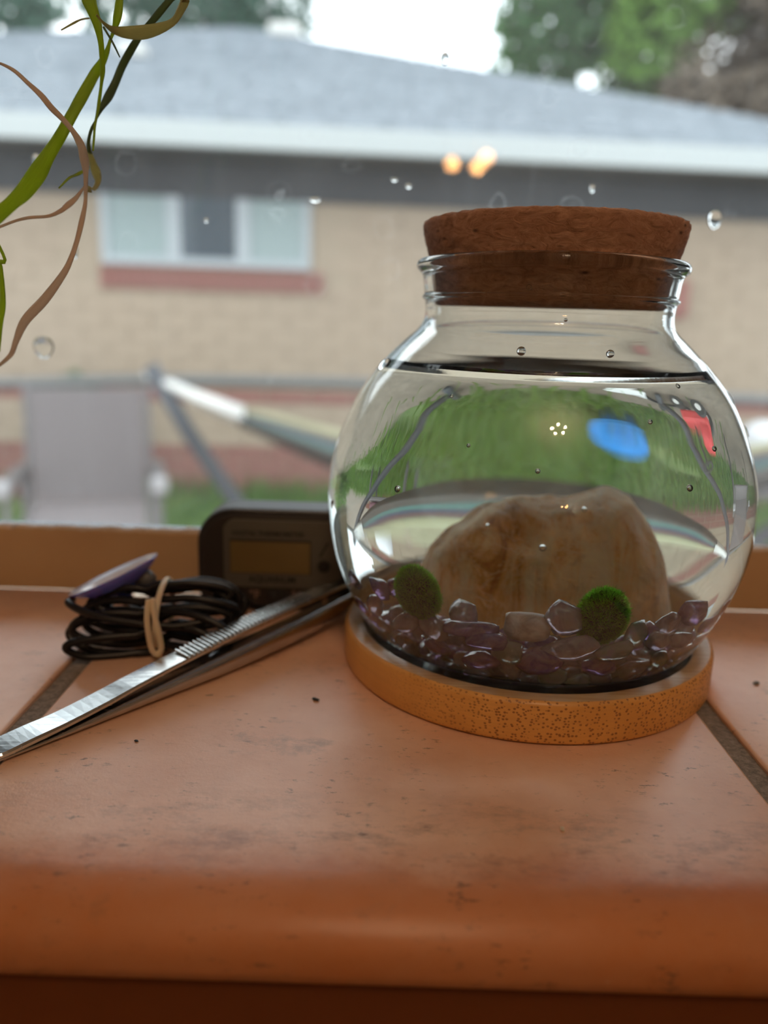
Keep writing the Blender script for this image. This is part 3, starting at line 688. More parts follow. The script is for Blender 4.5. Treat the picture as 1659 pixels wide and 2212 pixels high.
# engraved grip on the upper arm: fine transverse ridges
import bisect
def uz(s, q):
    K = [(.031, .0057), (.044, .0074), (.062, .0095), (.082, .01105), (.0968, .0117)]
    for (a, b), (c, d) in zip(K, K[1:]):
        if a <= s <= c: return b + (d - b) * (s - a) / (c - a) + .0001
    return .0106
NR = 34; ridge_me = None
for i in range(NR):
    s = .0440 + .0405 * i / (NR - 1); z = uz(s, .5)
    if ridge_me is None:
        bm = bmesh.new(); box(bm, (0, 0, 0), (.00062, .0050, .0005), Matrix.Rotation(radians(0), 3, 'Z'), .00018)
        bmesh.ops.recalc_face_normals(bm, faces=bm.faces); ridge_me = bpy.data.meshes.new('ridge'); bm.to_mesh(ridge_me); bm.free(); ridge_me.materials.append(M['steel'])
    o = bpy.data.objects.new('ridge', ridge_me); COL.objects.link(o); o.parent = tw
    o.location = TD * s + TN * .0030 + Vector((0, 0, z + .00015)); o.rotation_euler = (.06, -.08, atan2(TD.y, TD.x))
bm = bmesh.new(); tube(bm, [TD * .0905 + TN * .0022 + Vector((0, 0, .0060)), TD * .0905 + TN * .0022 + Vector((0, 0, .0104))], .0008, 12); fin(bm, 'guide_pin', M['brown_pin'], tw)

# ================================================================== THERMOMETER
th = empty('digital_thermometer', (-.0285, .2135, 0), 'black rounded digital thermometer with a dim amber display, behind the tweezers', 'thermometer')
def rrect(w_, h_, r_, n=8, top=None):
    pts = []
    for cx_, cz_, a0 in ((w_ - r_, h_ - r_, 0), (-w_ + r_, h_ - r_, 90), (-w_ + r_, -h_ + r_, 180), (w_ - r_, -h_ + r_, 270)):
        for k in range(n + 1):
            a = radians(a0 + 90 * k / n); pts.append((cx_ + r_ * cos(a), cz_ + r_ * sin(a)))
    return pts
def slab(bm, outline, y0, y1, bev, bow=0):
    rings = []
    for y, ins in ((y0, bev), (y0 + bev * .3, bev * .3), (y0 + bev, 0), (y1 - .0004, 0), (y1, .0004)):
        ring = []
        for x, z in outline:
            l = sqrt(x * x + z * z) or 1; ring.append(bm.verts.new((x - x / l * ins, y, z - z / l * ins)))
        rings.append(ring)
    n = len(outline)
    for a, b in zip(rings, rings[1:]):
        for j in range(n): bm.faces.new((a[j], a[(j + 1) % n], b[(j + 1) % n], b[j]))
    bm.faces.new(rings[0]); bm.faces.new(rings[-1][::-1])
# body: big upper radii, smaller lower ones
ol = []
for cx_, cz_, r_, a0 in ((.0248 - .0105, .0152 - .0105, .0105, 0), (-.0248 + .0105, .0152 - .0105, .0105, 90), (-.0248 + .006, -.0150 + .006, .006, 180), (.0248 - .006, -.0150 + .006, .006, 270)):
    for k in range(9): a = radians(a0 + 90 * k / 8); ol.append((cx_ + r_ * cos(a), cz_ + r_ * sin(a)))
bm = bmesh.new(); slab(bm, ol, .0010, .0125, .0010); fin(bm, 'case', M['black_plastic'], th, loc=(0, 0, .0152))
bm = bmesh.new(); slab(bm, [(x * .94, z * .91) for x, z in ol], -.0001, .0030, .0006); fin(bm, 'front_panel', M['black_panel'], th, loc=(0, 0, .0150))
bw = [(x * (1 + .03 * (1 - (z / .0105) ** 2)), z * (1 + .07 * (1 - (x / .0172) ** 2))) for x, z in rrect(.0168, .0098, .0030)]
bm = bmesh.new(); slab(bm, bw, -.0007, .0008, .0004); fin(bm, 'bezel', M['bezel'], th, loc=(.0002, 0, .0176))
bm = bmesh.new(); box2(bm, (-.0151, -.00078, .0119), (.0081, -.0002, .0219)); fin(bm, 'display_surround', M['print_black'], th)
bm = bmesh.new(); box2(bm, (-.0149, -.0009, .0121), (.0078, -.0006, .0213)); fin(bm, 'display', M['lcd'], th)
def text(body, size, loc, m, parent, ext=.00006, align='LEFT'):
    cu = bpy.data.curves.new('lettering', 'FONT'); cu.body = body; cu.size = size; cu.extrude = ext; cu.align_x = align; cu.offset = size * .012
    t = bpy.data.objects.new('lettering', cu); COL.objects.link(t); dg = bpy.context.evaluated_depsgraph_get()
    me = bpy.data.meshes.new_from_object(t.evaluated_get(dg)); COL.objects.unlink(t); bpy.data.objects.remove(t); bpy.data.curves.remove(cu)
    o = link('lettering', me, m, parent); o.location = loc; o.rotation_euler = (pi / 2, 0, 0); return o
me_t = text('DIGITAL THERMOMETER', .00185, (-.0144, -.00085, .0231), M['print_black'], th)
text('AQUARIUM', .0026, (-.0098, -.00085, .0093), M['print_black'], th)
for tx, sz, x, z in (('\u00b0F', .0036, -.0098, .0041), ('\u00b0C', .0036, .0024, .0041), ('TEMP', .0018, .0072, .0058)): text(tx, sz, (x, -.0003, z), M['print_pink'], th)
bm = bmesh.new(); slab(bm, rrect(.0030, .0014, .0013), -.0006, .0004, .0003); fin(bm, 'switch_slot', M['print_black'], th, loc=(-.0016, 0, .0052))
bm = bmesh.new(); box(bm, (-.0028, -.0008, .0052), (.0016, .0008, .0018), None, .0002); fin(bm, 'switch', M['black_plastic'], th)
bm = bmesh.new(); bmesh.ops.create_cone(bm, cap_ends=True, segments=24, radius1=.0019, radius2=.0016, depth=.0008, matrix=Matrix.Translation((.0117, -.0009, .0145)) @ Matrix.Rotation(pi / 2, 4, 'X')); fin(bm, 'button', M['print_black'], th)
bm = bmesh.new(); box(bm, (.0118, -.00078, .0195), (.0005, .0002, .0048), Matrix.Rotation(.5, 3, 'Y')); fin(bm, 'printed_mark', M['print_black'], th)

# ================================================================== COILED CABLE
cb = empty('coiled_cable', (-.0560, .186, 0), 'bundle of thin black cable coiled on the sill beside the thermometer', 'cable')
cr_ = .00098; r = random.Random(11)
# loops: half lengths left/right, bottom z, top z, depth
loops = [(-.0210, .0170, .0011, .0100, .0040), (-.0205, .0185, .0030, .0128, -.0045), (-.0195, .0200, .0050, .0150, -.0015), (-.0215, .0190, .0011, .0120, -.0065), (-.0180, .0165, .0078, .0162, .0015),
         (-.0200, .0150, .0011, .0085, -.0090), (-.0170, .0196, .0066, .0172, .0045), (-.0188, .0205, .0034, .0145, .0070), (-.0150, .0178, .0095, .0178, -.0010)]
for i, (xl, xr, zb, zt, yo) in enumerate(loops):
    pts = []
    for k in range(44):
        t = 2 * pi * k / 44; cx_ = cos(t); x = (xr if cx_ > 0 else -xl) * (abs(cx_) ** .85) * (1 if cx_ > 0 else -1)
        pinch = 1 - .32 * math.exp(-((x - .001) / .006) ** 2)
        zm = (zb + zt) / 2 + (.0008 if x > 0 else -.0012); z = zm + (zt - zb) / 2 * sin(t) * pinch
        z = max(z, .0011) + .0003 * sin(3 * t + i)
        y = yo * (1 - .25 * math.exp(-((x - .001) / .008) ** 2)) + .0016 * sin(t + i * 1.7) + .0007 * sin(2 * t + i)
        pts.append((x, y, z))
    bm = bmesh.new(); tube(bm, pts, cr_, 10, closed=True); fin(bm, 'cable_loop', M['cable_rubber'], cb, True)
bm = bmesh.new(); tube(bm, smooth_curve([(-.0222, .0000, .0122), (-.0215, -.0040, .0128), (-.0170, -.0072, .0121), (-.010, -.0085, .0108), (-.002, -.0085, .0098), (.006, -.008, .0092), (.013, -.0065, .0102)], 6), cr_, 10); fin(bm, 'cable_end', M['cable_rubber'], cb, True)
bm = bmesh.new(); tube(bm, smooth_curve([(.0130, .004, .0130), (.018, .010, .0100), (.0215, .015, .006), (.0240, .0195, .004)], 6), cr_, 10); fin(bm, 'cable_end', M['cable_rubber'], cb, True)
bm = bmesh.new(); tube(bm, [(-.0095, .0050, .0150), (-.0090, .0052, .0158), (-.0040, .0052, .0168), (-.0025, .0052, .0165)], [.0006, .0024, .0024, .0010], 16); fin(bm, 'sensor_probe', M['probe_grey'], cb, True)
# rubber band round the coil
rb = []
for k in range(40):
    t = 2 * pi * k / 40; rb.append((.0008 + .0005 * sin(t) + .0008 * (1 - cos(t)) * .5, .0093 * cos(t) - .0008, .0098 + .0083 * sin(t)))
bm = bmesh.new(); tube(bm, rb, .00075, 8, closed=True)
band2 = smooth_curve([(.0002, -.0096, .0165), (.0000, -.0108, .0120), (.0004, -.0112, .0080), (.0010, -.0113, .0045), (.0022, -.0113, .0031), (.0032, -.0110, .0045), (.0028, -.0110, .0085), (.0018, -.0106, .0125), (.0010, -.0096, .0168)], 5)
tube(bm, band2, .00075, 8)
band = fin(bm, 'rubber_band', M['cream_rubber'], None, True, loc=(-.0560, .186, 0)); tag(band, 'cream rubber band looped around the coiled black cable', 'rubber band')
# suction cup lying on the coil, seen edge-on
bm = bmesh.new(); lathe(bm, [(0, -.0072), (.0014, -.0072), (.0017, -.0066), (.0019, -.0056), (.0032, -.0046), (.0070, -.0024), (.0104, -.0005), (.0120, .0008), (.0121, .0011), (.0104, .0002), (.0070, -.0014), (.0035, -.0032), (0, -.0038)], 48)
sc_ = fin(bm, 'suction_cup', [M['violet_vinyl'], M['vinyl_sky_sheen']], None, True, loc=(-.0690, .1915, .0166)); sc_.rotation_euler = (radians(-3), radians(-25), 0)
for p_ in sc_.data.polygons:
    if p_.normal.z > .1 and p_.center.z > -.0045: p_.material_index = 1  # hollow upper face gets the painted white sheen
tag(sc_, 'violet-blue clear suction cup tilted on top of the coiled black cable', 'suction cup')

# crumbs and specks of dirt
deb = [((-.0140, .1597), .0010, 'black curled crumb on the tile left of the coaster'), ((.0918, .1751), .0012, 'grey flake on the tile at the right edge, beyond the joint'), ((.0319, .116), .0007, 'yellow crumb near the front of the middle tile'), ((-.0480, .1400), .0006, 'small dark crumb on the tile in front of the tweezers'), ((.0371, .1201), .0004, 'tiny white crumb right of the yellow crumb')]
for i, ((x, y), s, lab) in enumerate(deb):
    mm = M['print_black'] if i in (0, 3) else M['rail_metal'] if i == 1 else M['cream_rubber']
    me = chip_mesh('crumb', s, s * .55, s * .3, 900 + i, mm, npts=9); me.name = 'crumb'
    o = bpy.data.objects.new('crumb', me); COL.objects.link(o); o.location = (x, y, s * .3); o.rotation_euler = (0, 0, i * 1.1 - .5); tag(o, lab, 'crumb')

# ================================================================== HANGING PLANT
LEAVES = {
 'A':[(-0.06387,0.17831,0.14973,0.00117),(-0.06267,0.17608,0.1448,0.00126),(-0.06117,0.17335,0.14181,0.00103),(-0.05955,0.17139,0.13833,0.00081),(-0.05891,0.17113,0.13499,0.00056),(-0.05933,0.17269,0.13255,0.00056),(-0.06027,0.17534,0.13102,0.00052),(-0.06146,0.17783,0.12917,0.00026),(-0.06254,0.17899,0.12601,0.00027),(-0.06279,0.17827,0.12369,0.00021),(-0.06262,0.17602,0.12068,0.00021),(-0.06197,0.17328,0.1178,0.00021),(-0.06161,0.17136,0.11496,0.00015)],
 'B':[(-0.05675,0.17789,0.14894,0.00063),(-0.05623,0.17534,0.14389,0.00073),(-0.05632,0.17404,0.14063,0.00083),(-0.05727,0.1746,0.13847,0.00052),(-0.05884,0.17676,0.13711,0.00032),(-0.06054,0.1795,0.13577,0.00048),(-0.06242,0.18154,0.13423,0.00065),(-0.06392,0.18191,0.13253,0.00081),(-0.065,0.18044,0.12978,0.00091),(-0.06629,0.17783,0.12579,0.00106),(-0.06724,0.17529,0.12241,0.00115),(-0.06918,0.17403,0.11846,0.00129),(-0.07219,0.17464,0.11478,0.00145),(-0.07539,0.17682,0.11185,0.00173),(-0.07997,0.17956,0.10811,0.00149),(-0.08371,0.18157,0.10584,0.00119),(-0.0867,0.18189,0.10359,0.00124),(-0.08927,0.18039,0.10073,0.00118)],
 'C':[(-0.04172,0.17858,0.15044,0.00064),(-0.04643,0.17805,0.14555,0.00069),(-0.05003,0.17938,0.14263,0.00075),(-0.05338,0.18194,0.14074,0.00054),(-0.05686,0.18453,0.13804,0.00066),(-0.05956,0.18593,0.13489,0.00066),(-0.06108,0.18548,0.13145,0.00066),(-0.06213,0.1834,0.12804,0.00076),(-0.0628,0.18065,0.12499,0.00043),(-0.06326,0.17854,0.1224,0.00021),(-0.06417,0.17806,0.12038,0.00032),(-0.0654,0.17943,0.11829,0.00037),(-0.06627,0.18201,0.11659,0.00049),(-0.06661,0.18458,0.11501,0.00077),(-0.06658,0.18594,0.11354,0.00099),(-0.06599,0.18545,0.11174,0.00077),(-0.06593,0.18333,0.10986,0.00065),(-0.06609,0.18059,0.10886,0.0007),(-0.06568,0.17851,0.10929,0.00042)],
 'D':[(-0.05852,0.16841,0.1388,0.00015),(-0.05766,0.17039,0.13788,0.00025),(-0.0568,0.17312,0.13775,0.00057),(-0.05511,0.17533,0.1381,0.00089),(-0.05211,0.17597,0.13839,0.00105),(-0.04837,0.17475,0.13877,0.00083),(-0.04478,0.17223,0.13926,0.00061),(-0.04259,0.1696,0.14053,0.00081),(-0.04135,0.1681,0.14209,0.001),(-0.04097,0.16844,0.14576,0.001)],
 'E':[(-0.0811,0.16954,0.13075,0.00015),(-0.07966,0.17221,0.13084,0.0002),(-0.07761,0.17384,0.13002,0.00031),(-0.07498,0.17366,0.12783,0.00036),(-0.07171,0.17176,0.1252,0.00046),(-0.06863,0.16904,0.12223,0.0005),(-0.06548,0.16676,0.11959,0.00045),(-0.06341,0.16601,0.1173,0.00049),(-0.06252,0.16714,0.11512,0.00079),(-0.06296,0.16961,0.11293,0.00086),(-0.06372,0.17226,0.11066,0.00041),(-0.06452,0.17386,0.10739,0.00031),(-0.06468,0.17363,0.10499,0.00031),(-0.06495,0.1717,0.10117,0.00046),(-0.06509,0.16897,0.09723,0.00045),(-0.06578,0.16672,0.09339,0.00054),(-0.06731,0.16602,0.09031,0.00069),(-0.07187,0.16718,0.08535,0.00089),(-0.07751,0.16967,0.08071,0.00081),(-0.08097,0.17232,0.07632,0.00051),(-0.08293,0.17387,0.07354,0.00041),(-0.08545,0.17361,0.07118,0.00026),(-0.08661,0.17164,0.07005,0.0002)],
 'F':[(-0.06548,0.1761,0.1089,0.00016),(-0.06763,0.177,0.10686,0.00042),(-0.06912,0.17602,0.1052,0.00063),(-0.07003,0.17362,0.10346,0.00041),(-0.07151,0.17093,0.10207,0.00025),(-0.07453,0.16921,0.10149,0.00025),(-0.07757,0.16927,0.10078,0.0002),(-0.08178,0.17109,0.0997,0.0002),(-0.08562,0.1738,0.09897,0.00015)],
 'G':[(-0.06574,0.1798,0.11312,0.00021),(-0.06757,0.17811,0.11157,0.00032),(-0.06836,0.17543,0.11035,0.00021),(-0.06977,0.17301,0.10783,0.0001)],
 'H':[(-0.06234,0.17502,0.14038,0.00021),(-0.06285,0.17228,0.13919,0.00015),(-0.06355,0.17036,0.13795,0.00015),(-0.06619,0.17015,0.13651,8e-05)],
 'I':[(-0.05929,0.17429,0.13865,0.00016),(-0.05707,0.17303,0.13539,0.00015),(-0.05601,0.17364,0.13301,8e-05)],
 'J':[(-0.07939,0.16406,0.09633,0.00029),(-0.07969,0.16543,0.09198,0.00044),(-0.08094,0.16801,0.08753,0.0006),(-0.0824,0.17058,0.08381,0.00061),(-0.08379,0.17194,0.07994,0.00041),(-0.08445,0.17145,0.07408,0.00025)]}
POT = Vector((-.075, .175, .262))
pl = empty('hanging_plant', POT, 'trailing plant with narrow green, tan and pink leaves hanging at the window\'s upper left', 'plant')
def ribbon(key, pts, m):
    up_ = key in 'ABCD'
    if up_:      # carry on upwards to the pot above the frame
        e = pts[0] if key != 'D' else pts[-1]; ext = []
        for k in range(1, 5):
            t = k / 4; ext.append((e[0] + (POT.x + .02 - e[0]) * t + .006 * sin(t * pi), e[1] + (POT.y - e[1]) * t, e[2] + (POT.z - e[2]) * t, e[3] * (1 - .5 * t)))
        pts = ext[::-1] + pts if key != 'D' else pts + ext
    elif key == 'E': pts = [(POT.x - .01, POT.y, POT.z, .0003), (POT.x - .035, .172, .22, .0003), (-.105, .170, .16, .0002), (-.093, .1695, .138, .0002)] + pts
    elif key == 'J': pts = [(POT.x - .012, POT.y, POT.z, .0003), (-.105, .168, .18, .0005), (-.098, .166, .13, .0005)] + pts
    q = smooth_curve(pts, 6); V_, F_, UV = [], [], []
    view = Vector((0, 0, CAM_H))
    for i, p in enumerate(q):
        P_ = Vector(p[:3]); w_ = max(p[3] * 1.2, .00007)
        a = Vector(q[max(i - 1, 0)][:3]); b = Vector(q[min(i + 1, len(q) - 1)][:3]); t = (b - a).normalized()
        s = t.cross(Vector((0, 1, 0))).normalized(); tw_ = .35 * sin(i * .12 + ord(key)); s = (s * cos(tw_) + t.cross(s) * sin(tw_)).normalized(); nrm = s.cross(t)
        for k_ in (-1, -.5, 0, .5, 1):
            V_.append(P_ - POT + s * (k_ * w_) + nrm * (w_ * .35 * (k_ * k_ - .5))); UV.append((i * .08, k_ * .5 + .5))
    for i in range(len(q) - 1):
        for k_ in range(4): b = i * 5 + k_; F_.append((b, b + 1, b + 6, b + 5))
    o = pyd('leaf', V_, F_, m, pl, True, UV)
    so = o.modifiers.new('thickness', 'SOLIDIFY'); so.thickness = .00012; so.offset = 0
LEAVES['K'] = LEAVES['C'][12:]; LEAVES['C'] = LEAVES['C'][:13]
for k_, mm in (('K', 'leaf_tan'), ('A', 'leaf_green'), ('B', 'leaf_green'), ('C', 'leaf_dark'), ('D', 'leaf_tan'), ('E', 'leaf_pink'), ('F', 'leaf_pink'), ('G', 'leaf_green'), ('H', 'leaf_tan'), ('I', 'leaf_dark'), ('J', 'leaf_green')):
    ribbon(k_, LEAVES[k_], M[mm])
bm = bmesh.new(); lathe(bm, [(0, 0), (.022, 0), (.032, .05), (.034, .052), (.034, .058), (.030, .058), (.028, .048), (0, .048)], 32); fin(bm, 'pot', M['terracotta'], pl, True)
for s in (-1, 1):
    bm = bmesh.new(); tube(bm, [(s * .033, 0, .056), (0, 0, .2), (0, 0, CEIL_Z - POT.z)], .0008, 6); fin(bm, 'hanging_cord', M['rope_white'], pl)

# ================================================================== ROOM LAMPS (seen only mirrored in the panes)
LC = Vector((.10, -1.10, 1.36))
cl = empty('chandelier', (LC.x, LC.y, CEIL_Z), 'small chandelier behind the viewer, mirrored as a warm glint on the jar', 'lamp')
bm = bmesh.new(); tube(bm, [(0, 0, 0), (0, 0, LC.z - .02 - CEIL_Z)], .006, 8); fin(bm, 'stem', M['brass'], cl)
for k in range(5):
    a = 2 * pi * k / 5 + .4; p = Vector((.10 * cos(a), .10 * sin(a), LC.z - CEIL_Z))
    bm = bmesh.new(); tube(bm, [(0, 0, LC.z - .02 - CEIL_Z), p * .6 + Vector((0, 0, (LC.z - CEIL_Z) * .4 - .05)), p + Vector((0, 0, -.03))], .005, 6); fin(bm, 'arm', M['brass'], cl)
    bm = bmesh.new(); bmesh.ops.create_uvsphere(bm, u_segments=16, v_segments=12, radius=.018); fin(bm, 'bulb', M['chandelier_glow'], cl, True, loc=p)
LB = Vector((.206, -2.0, .54))
pd = empty('pendant_lamp', (LB.x, LB.y, CEIL_Z), 'pendant lamp with three warm bulbs mirrored in the window above the jar', 'lamp')
bm = bmesh.new(); tube(bm, [(0, 0, 0), (0, 0, LB.z + .06 - CEIL_Z)], .004, 8); fin(bm, 'cord', M['print_black'], pd)
bm = bmesh.new(); tube(bm, [(-.06, 0, LB.z + .055 - CEIL_Z), (.07, 0, LB.z + .055 - CEIL_Z)], .006, 8); fin(bm, 'bar', M['brass'], pd)
for dx, dz in ((-.038, .004), (.036, -.004), (.055, .012)):
    bm = bmesh.new(); bmesh.ops.create_uvsphere(bm, u_segments=16, v_segments=12, radius=.016); b = fin(bm, 'bulb', M['bulb_glow'], pd, True, loc=(dx, 0 if dx < .05 else .06, LB.z + dz - CEIL_Z))
    bm = bmesh.new(); tube(bm, [(dx, 0, LB.z + dz + .012 - CEIL_Z), (dx, 0, LB.z + .055 - CEIL_Z)], .007, 8); fin(bm, 'socket', M['brass'], pd)

# ================================================================== OUTDOORS
GZ = -1.17
def grass_edge(x): return 3.12 + .22 * noise.noise((x * .9, 4, 0)) + .30 * min(3, abs(x - .75)) ** 1.1
bm = bmesh.new(); box2(bm, (-14, .45, GZ - .1), (14, 26, GZ - .012)); struct('ground', bm, M['soil']).name = 'trim_3'
bpy.data.objects['trim_3'].name = 'floor_outside'
# lawn: soil-green base sheet with irregular near edge, and blades
V_, F_ = [], []; nx = 60
for i in range(nx + 1):
    x = -9 + 18 * i / nx; V_ += [(x, grass_edge(x) + rnd.uniform(-.05, .05), GZ - .010), (x, 5.50, GZ - .004)]
for i in range(nx): F_.append((2 * i, 2 * i + 2, 2 * i + 3, 2 * i + 1))
lawn = pyd('lawn', V_, F_, M['turf']); tag(lawn, 'strip of green lawn in front of the neighbouring brick house', 'lawn', kind='stuff')
V_, F_, UV = [], [], []; r = random.Random(5)
for i in range(26000):
    x = r.uniform(-4.5, 5); y = r.uniform(2.6, 5.45); e = grass_edge(x)
    if y < e and r.random() > .25 * math.exp(-(e - y) * 5): continue
    if noise.noise((x * 1.1, y * 1.1, 0)) < -.42: continue
    h = r.uniform(.06, .17) * (1.4 if y > 5.1 else 1); w_ = r.uniform(.006, .012); a = r.uniform(0, pi); lx, ly = r.uniform(-.06, .06), r.uniform(-.06, .06)
    dx, dy = cos(a) * w_, sin(a) * w_; b = len(V_)
    V_ += [(x - dx, y - dy, GZ - .012), (x + dx, y + dy, GZ - .012), (x + dx * .7 + lx * .4, y + dy * .7 + ly * .4, GZ + h * .6), (x - dx * .7 + lx * .4, y - dy * .7 + ly * .4, GZ + h * .6), (x + lx, y + ly, GZ + h)]
    F_ += [(b, b + 1, b + 2, b + 3), (b + 3, b + 2, b + 4)]; UV += [(0, 0), (1, 0), (1, .6), (0, .6), (.5, 1)]
gb = pyd('grass', V_, F_, M['grass_blade'], uvs=UV); tag(gb, 'tall uneven blades of grass growing on the lawn', 'grass', kind='stuff')

# neighbour's house
HY = 5.5; HX0, HX1 = -7.6, 3.4
hs = empty('neighbour_house', (0, HY, GZ), 'tan brick bungalow with red brick courses and grey shingle roof across the yard', 'house', rz=.075)
def hp(name, bm, m, smooth=False): return fin(bm, name, m, hs, smooth, loc=(0, -HY, -GZ))
bm = bmesh.new(); box2(bm, (HX0, HY - .010, GZ), (HX1, HY + 6, 1.05)); hp('wall', bm, M['mortar'])
BW, BH, J = .30, .098, .012
WXA, WXB, WZA, WZB = -1.90, -.545, .415, .95   # window opening
def brick_me(w_, h_, m):
    bm = bmesh.new(); box(bm, (0, 0, 0), (w_, .03, h_)); me = bpy.data.meshes.new('brick'); bm.to_mesh(me); bm.free(); me.materials.append(m); return me
red_me = brick_me(BW - J, BH - J, M['red_brick']); tan_me = brick_me(BW - J, BH - J, M['tan_brick']); row_me = brick_me(.070, .135, M['red_brick'])
stuff_bm = bmesh.new(); nred = ntan = 0
def put(me, x, y, z, sx=1):
    o = bpy.data.objects.new('brick', me); COL.objects.link(o); o.parent = hs; o.location = (x, y - HY, z - GZ); o.scale = (sx, 1, 1); return o
kz = 0; z = GZ + BH / 2
while z < .80:
    red = kz < 4 or kz == 7
    off = (kz % 2) * BW / 2; i = 0; x = HX0 + off + BW / 2
    while x < HX1:
        x0, x1 = x - BW / 2, x + BW / 2
        if not (z > WZA - .15 and z < WZB + .02 and x1 > WXA - .02 and x0 < WXB + .02):
            y = HY - .003 + rnd.uniform(-.003, .003)
            near = -3.0 < x < 2.9
            if red and near and nred < 130: put(red_me, x, y, z); nred += 1
            elif (not red) and near and ntan < 150 and kz < 16: put(tan_me, x, y, z); ntan += 1
            else:
                box(stuff_bm, (x, y, z), (BW - J, .03, BH - J))
                for f in stuff_bm.faces[-6:] if False else []: pass
                stuff_bm.faces.ensure_lookup_table()
                if red:
                    for f in stuff_bm.faces[-6:]: f.material_index = 1
        x += BW
    z += BH; kz += 1
o = fin(stuff_bm, 'brickwork', [M['tan_brick'], M['red_brick']], hs, loc=(0, -HY, -GZ)); o['kind'] = 'stuff'
for i in range(18):
    put(row_me, WXA - .02 + .04 + i * .0815, HY - .03, WZA - .085)
# window
def hbox(name, lo, hi, m, parent=None, bev=0):
    bm = bmesh.new(); box2(bm, lo, hi, bev)
    if parent is None: return hp(name, bm, m)
    return fin(bm, name, m, parent)
wf = bmesh.new(); y0 = HY - .045; t = .05
box2(wf, (WXA, y0, WZA), (WXB, HY + .012, WZA + t)); box2(wf, (WXA, y0, WZB - t), (WXB, HY + .012, WZB))
for a, b in ((WXA, WXA + t), (WXB - t, WXB), (WXA + .42, WXA + .42 + .09), (WXA + .87, WXA + .87 + .09)): box2(wf, (a, y0, WZA + t), (b, HY + .012, WZB - t))
wfo = hp('window_frame', wf, M['white_frame'])
for (a, b, mm) in ((WXA + t, WXA + .42, 'curtain_pale'), (WXA + .51, WXA + .87, 'dark_glass'), (WXA + .96, WXB - t, 'curtain_pale')):
    bm = bmesh.new(); box2(bm, (a, HY - .03, WZA + t), (b, HY - .012, WZB - t)); fin(bm, 'window_pane', M[mm], wfo)
hbox('eave_shade_strip', (HX0, HY - .05, .84), (HX1, HY - .011, 1.044), M['soffit_grey'])  # dark strip added on the wall to paint the shadow under the eave
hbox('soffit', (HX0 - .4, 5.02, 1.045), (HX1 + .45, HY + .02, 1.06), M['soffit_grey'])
hbox('fascia_gutter', (HX0 - .45, 4.97, 1.05), (HX1 + .5, 5.02, 1.190), M['white_fascia'], None, .01)
# roof: hip, slope 22 degrees
SL = math.tan(radians(22)); apex = Vector((-1.58, 11.36, 1.168 + SL * 6.36))
RX1, RX0 = HX1 + .5, -8.2
def rz_(y): return 1.168 + SL * (y - 5.0)
bm = bmesh.new()
c = [bm.verts.new(p) for p in ((RX0, 5.0, 1.16), (RX1, 5.0, 1.16), (RX1, 17.6, 1.16), (RX0, 17.6, 1.16), (apex.x, apex.y, apex.z - .01))]
for a, b in ((0, 1), (1, 2), (2, 3), (3, 0)): bm.faces.new((c[a], c[b], c[4]))
bm.faces.new((c[3], c[2], c[1], c[0])); hp('roof', bm, M['shingle'])
V_, F_ = [], []; r = random.Random(9)
y = 5.0; k = 0; ex = .14
while y < 11.2:
    f = (y - 5.0) / 6.36; xa = RX0 + (apex.x - RX0) * f; xb = RX1 + (apex.x - RX1) * f; x = xa - r.uniform(0, .3)
    while x < xb:
        a0, a1 = max(x, xa), min(x + .30, xb)
        if a1 - a0 > .02:
            b = len(V_); dz = r.uniform(.010, .018); z0 = rz_(y); z1 = rz_(y + ex)
            V_ += [(a0, y - .004, z0 + dz), (a1, y - .004, z0 + dz), (a1, y + ex, z1 + .003), (a0, y + ex, z1 + .003), (a0, y - .004, z0 - .003), (a1, y - .004, z0 - .003)]
            F_ += [(b, b + 1, b + 2, b + 3), (b + 4, b + 5, b + 1, b), (b + 1, b + 5, b + 2), (b, b + 3, b + 4)]
        x += .32
    y += ex; k += 1
o = pyd('shingles', V_, F_, M['shingle'], hs); o.location = (0, -HY, -GZ); o['kind'] = 'stuff'
bm = bmesh.new(); box(bm, (-1.0, 10.7, rz_(10.7) + .02), (.40, .35, .16), None, .05); hp('roof_vent', bm, M['vent_white'])
bm = bmesh.new(); box(bm, (-2.2, 7.9, rz_(7.9) + .03), (.24, .3, .12), None, .03); hp('roof_vent', bm, M['vent_white'])

# rail across the yard
rl = empty('fence_rail', (0, 4.6, GZ), 'long grey metal rail running across the yard before the brick wall', 'rail')
bm = bmesh.new(); tube(bm, [(-4.5, 0, -.37 - GZ), (-2.27, 0, -.325 - GZ), (-1.4, 0, -.278 - GZ), (-.3, 0, -.262 - GZ), (2.2, 0, -.285 - GZ), (4.5, 0, -.31 - GZ)], .034, 10); fin(bm, 'rail', M['rail_metal'], rl, True)
for x in (-4.4, 4.4): bm = bmesh.new(); tube(bm, [(x, 0, 0), (x, 0, -.30 - GZ)], .03, 8); fin(bm, 'post', M['rail_metal'], rl)

# hammock on its stand
T0, T1 = Vector((-.925, 3.0, -.128)), Vector((2.25, 3.0, -.128))
hk = empty('hammock', (.75, 3.0, -.60), 'striped cloth hammock with white rope ends hanging between dark poles', 'hammock')
o0 = Vector((.75, 3.0, -.60)); NU, NV = 40, 12; V_, F_, UV = [], [], []
def hc(u):   # centre line
    x = T0.x + (T1.x - T0.x) * u; s = 4 * u * (1 - u); return Vector((x, 3.0, -.128 - .48 * s ** 1.3))
for i in range(NU + 1):
    u = .115 + .77 * i / NU; s = sin(pi * (u)) ** .55; c_ = hc(u); wd = .075 + .22 * max(0, sin(pi * (u - .115) / .77)) ** .8
    for j in range(NV + 1):
        v = j / NV * 2 - 1; V_.append(c_ - o0 + Vector((0, v * wd * .80, (abs(v) ** 1.8) * wd * .52 - .03 + .12 * v * wd))); UV.append((u, .5 + v * .5))
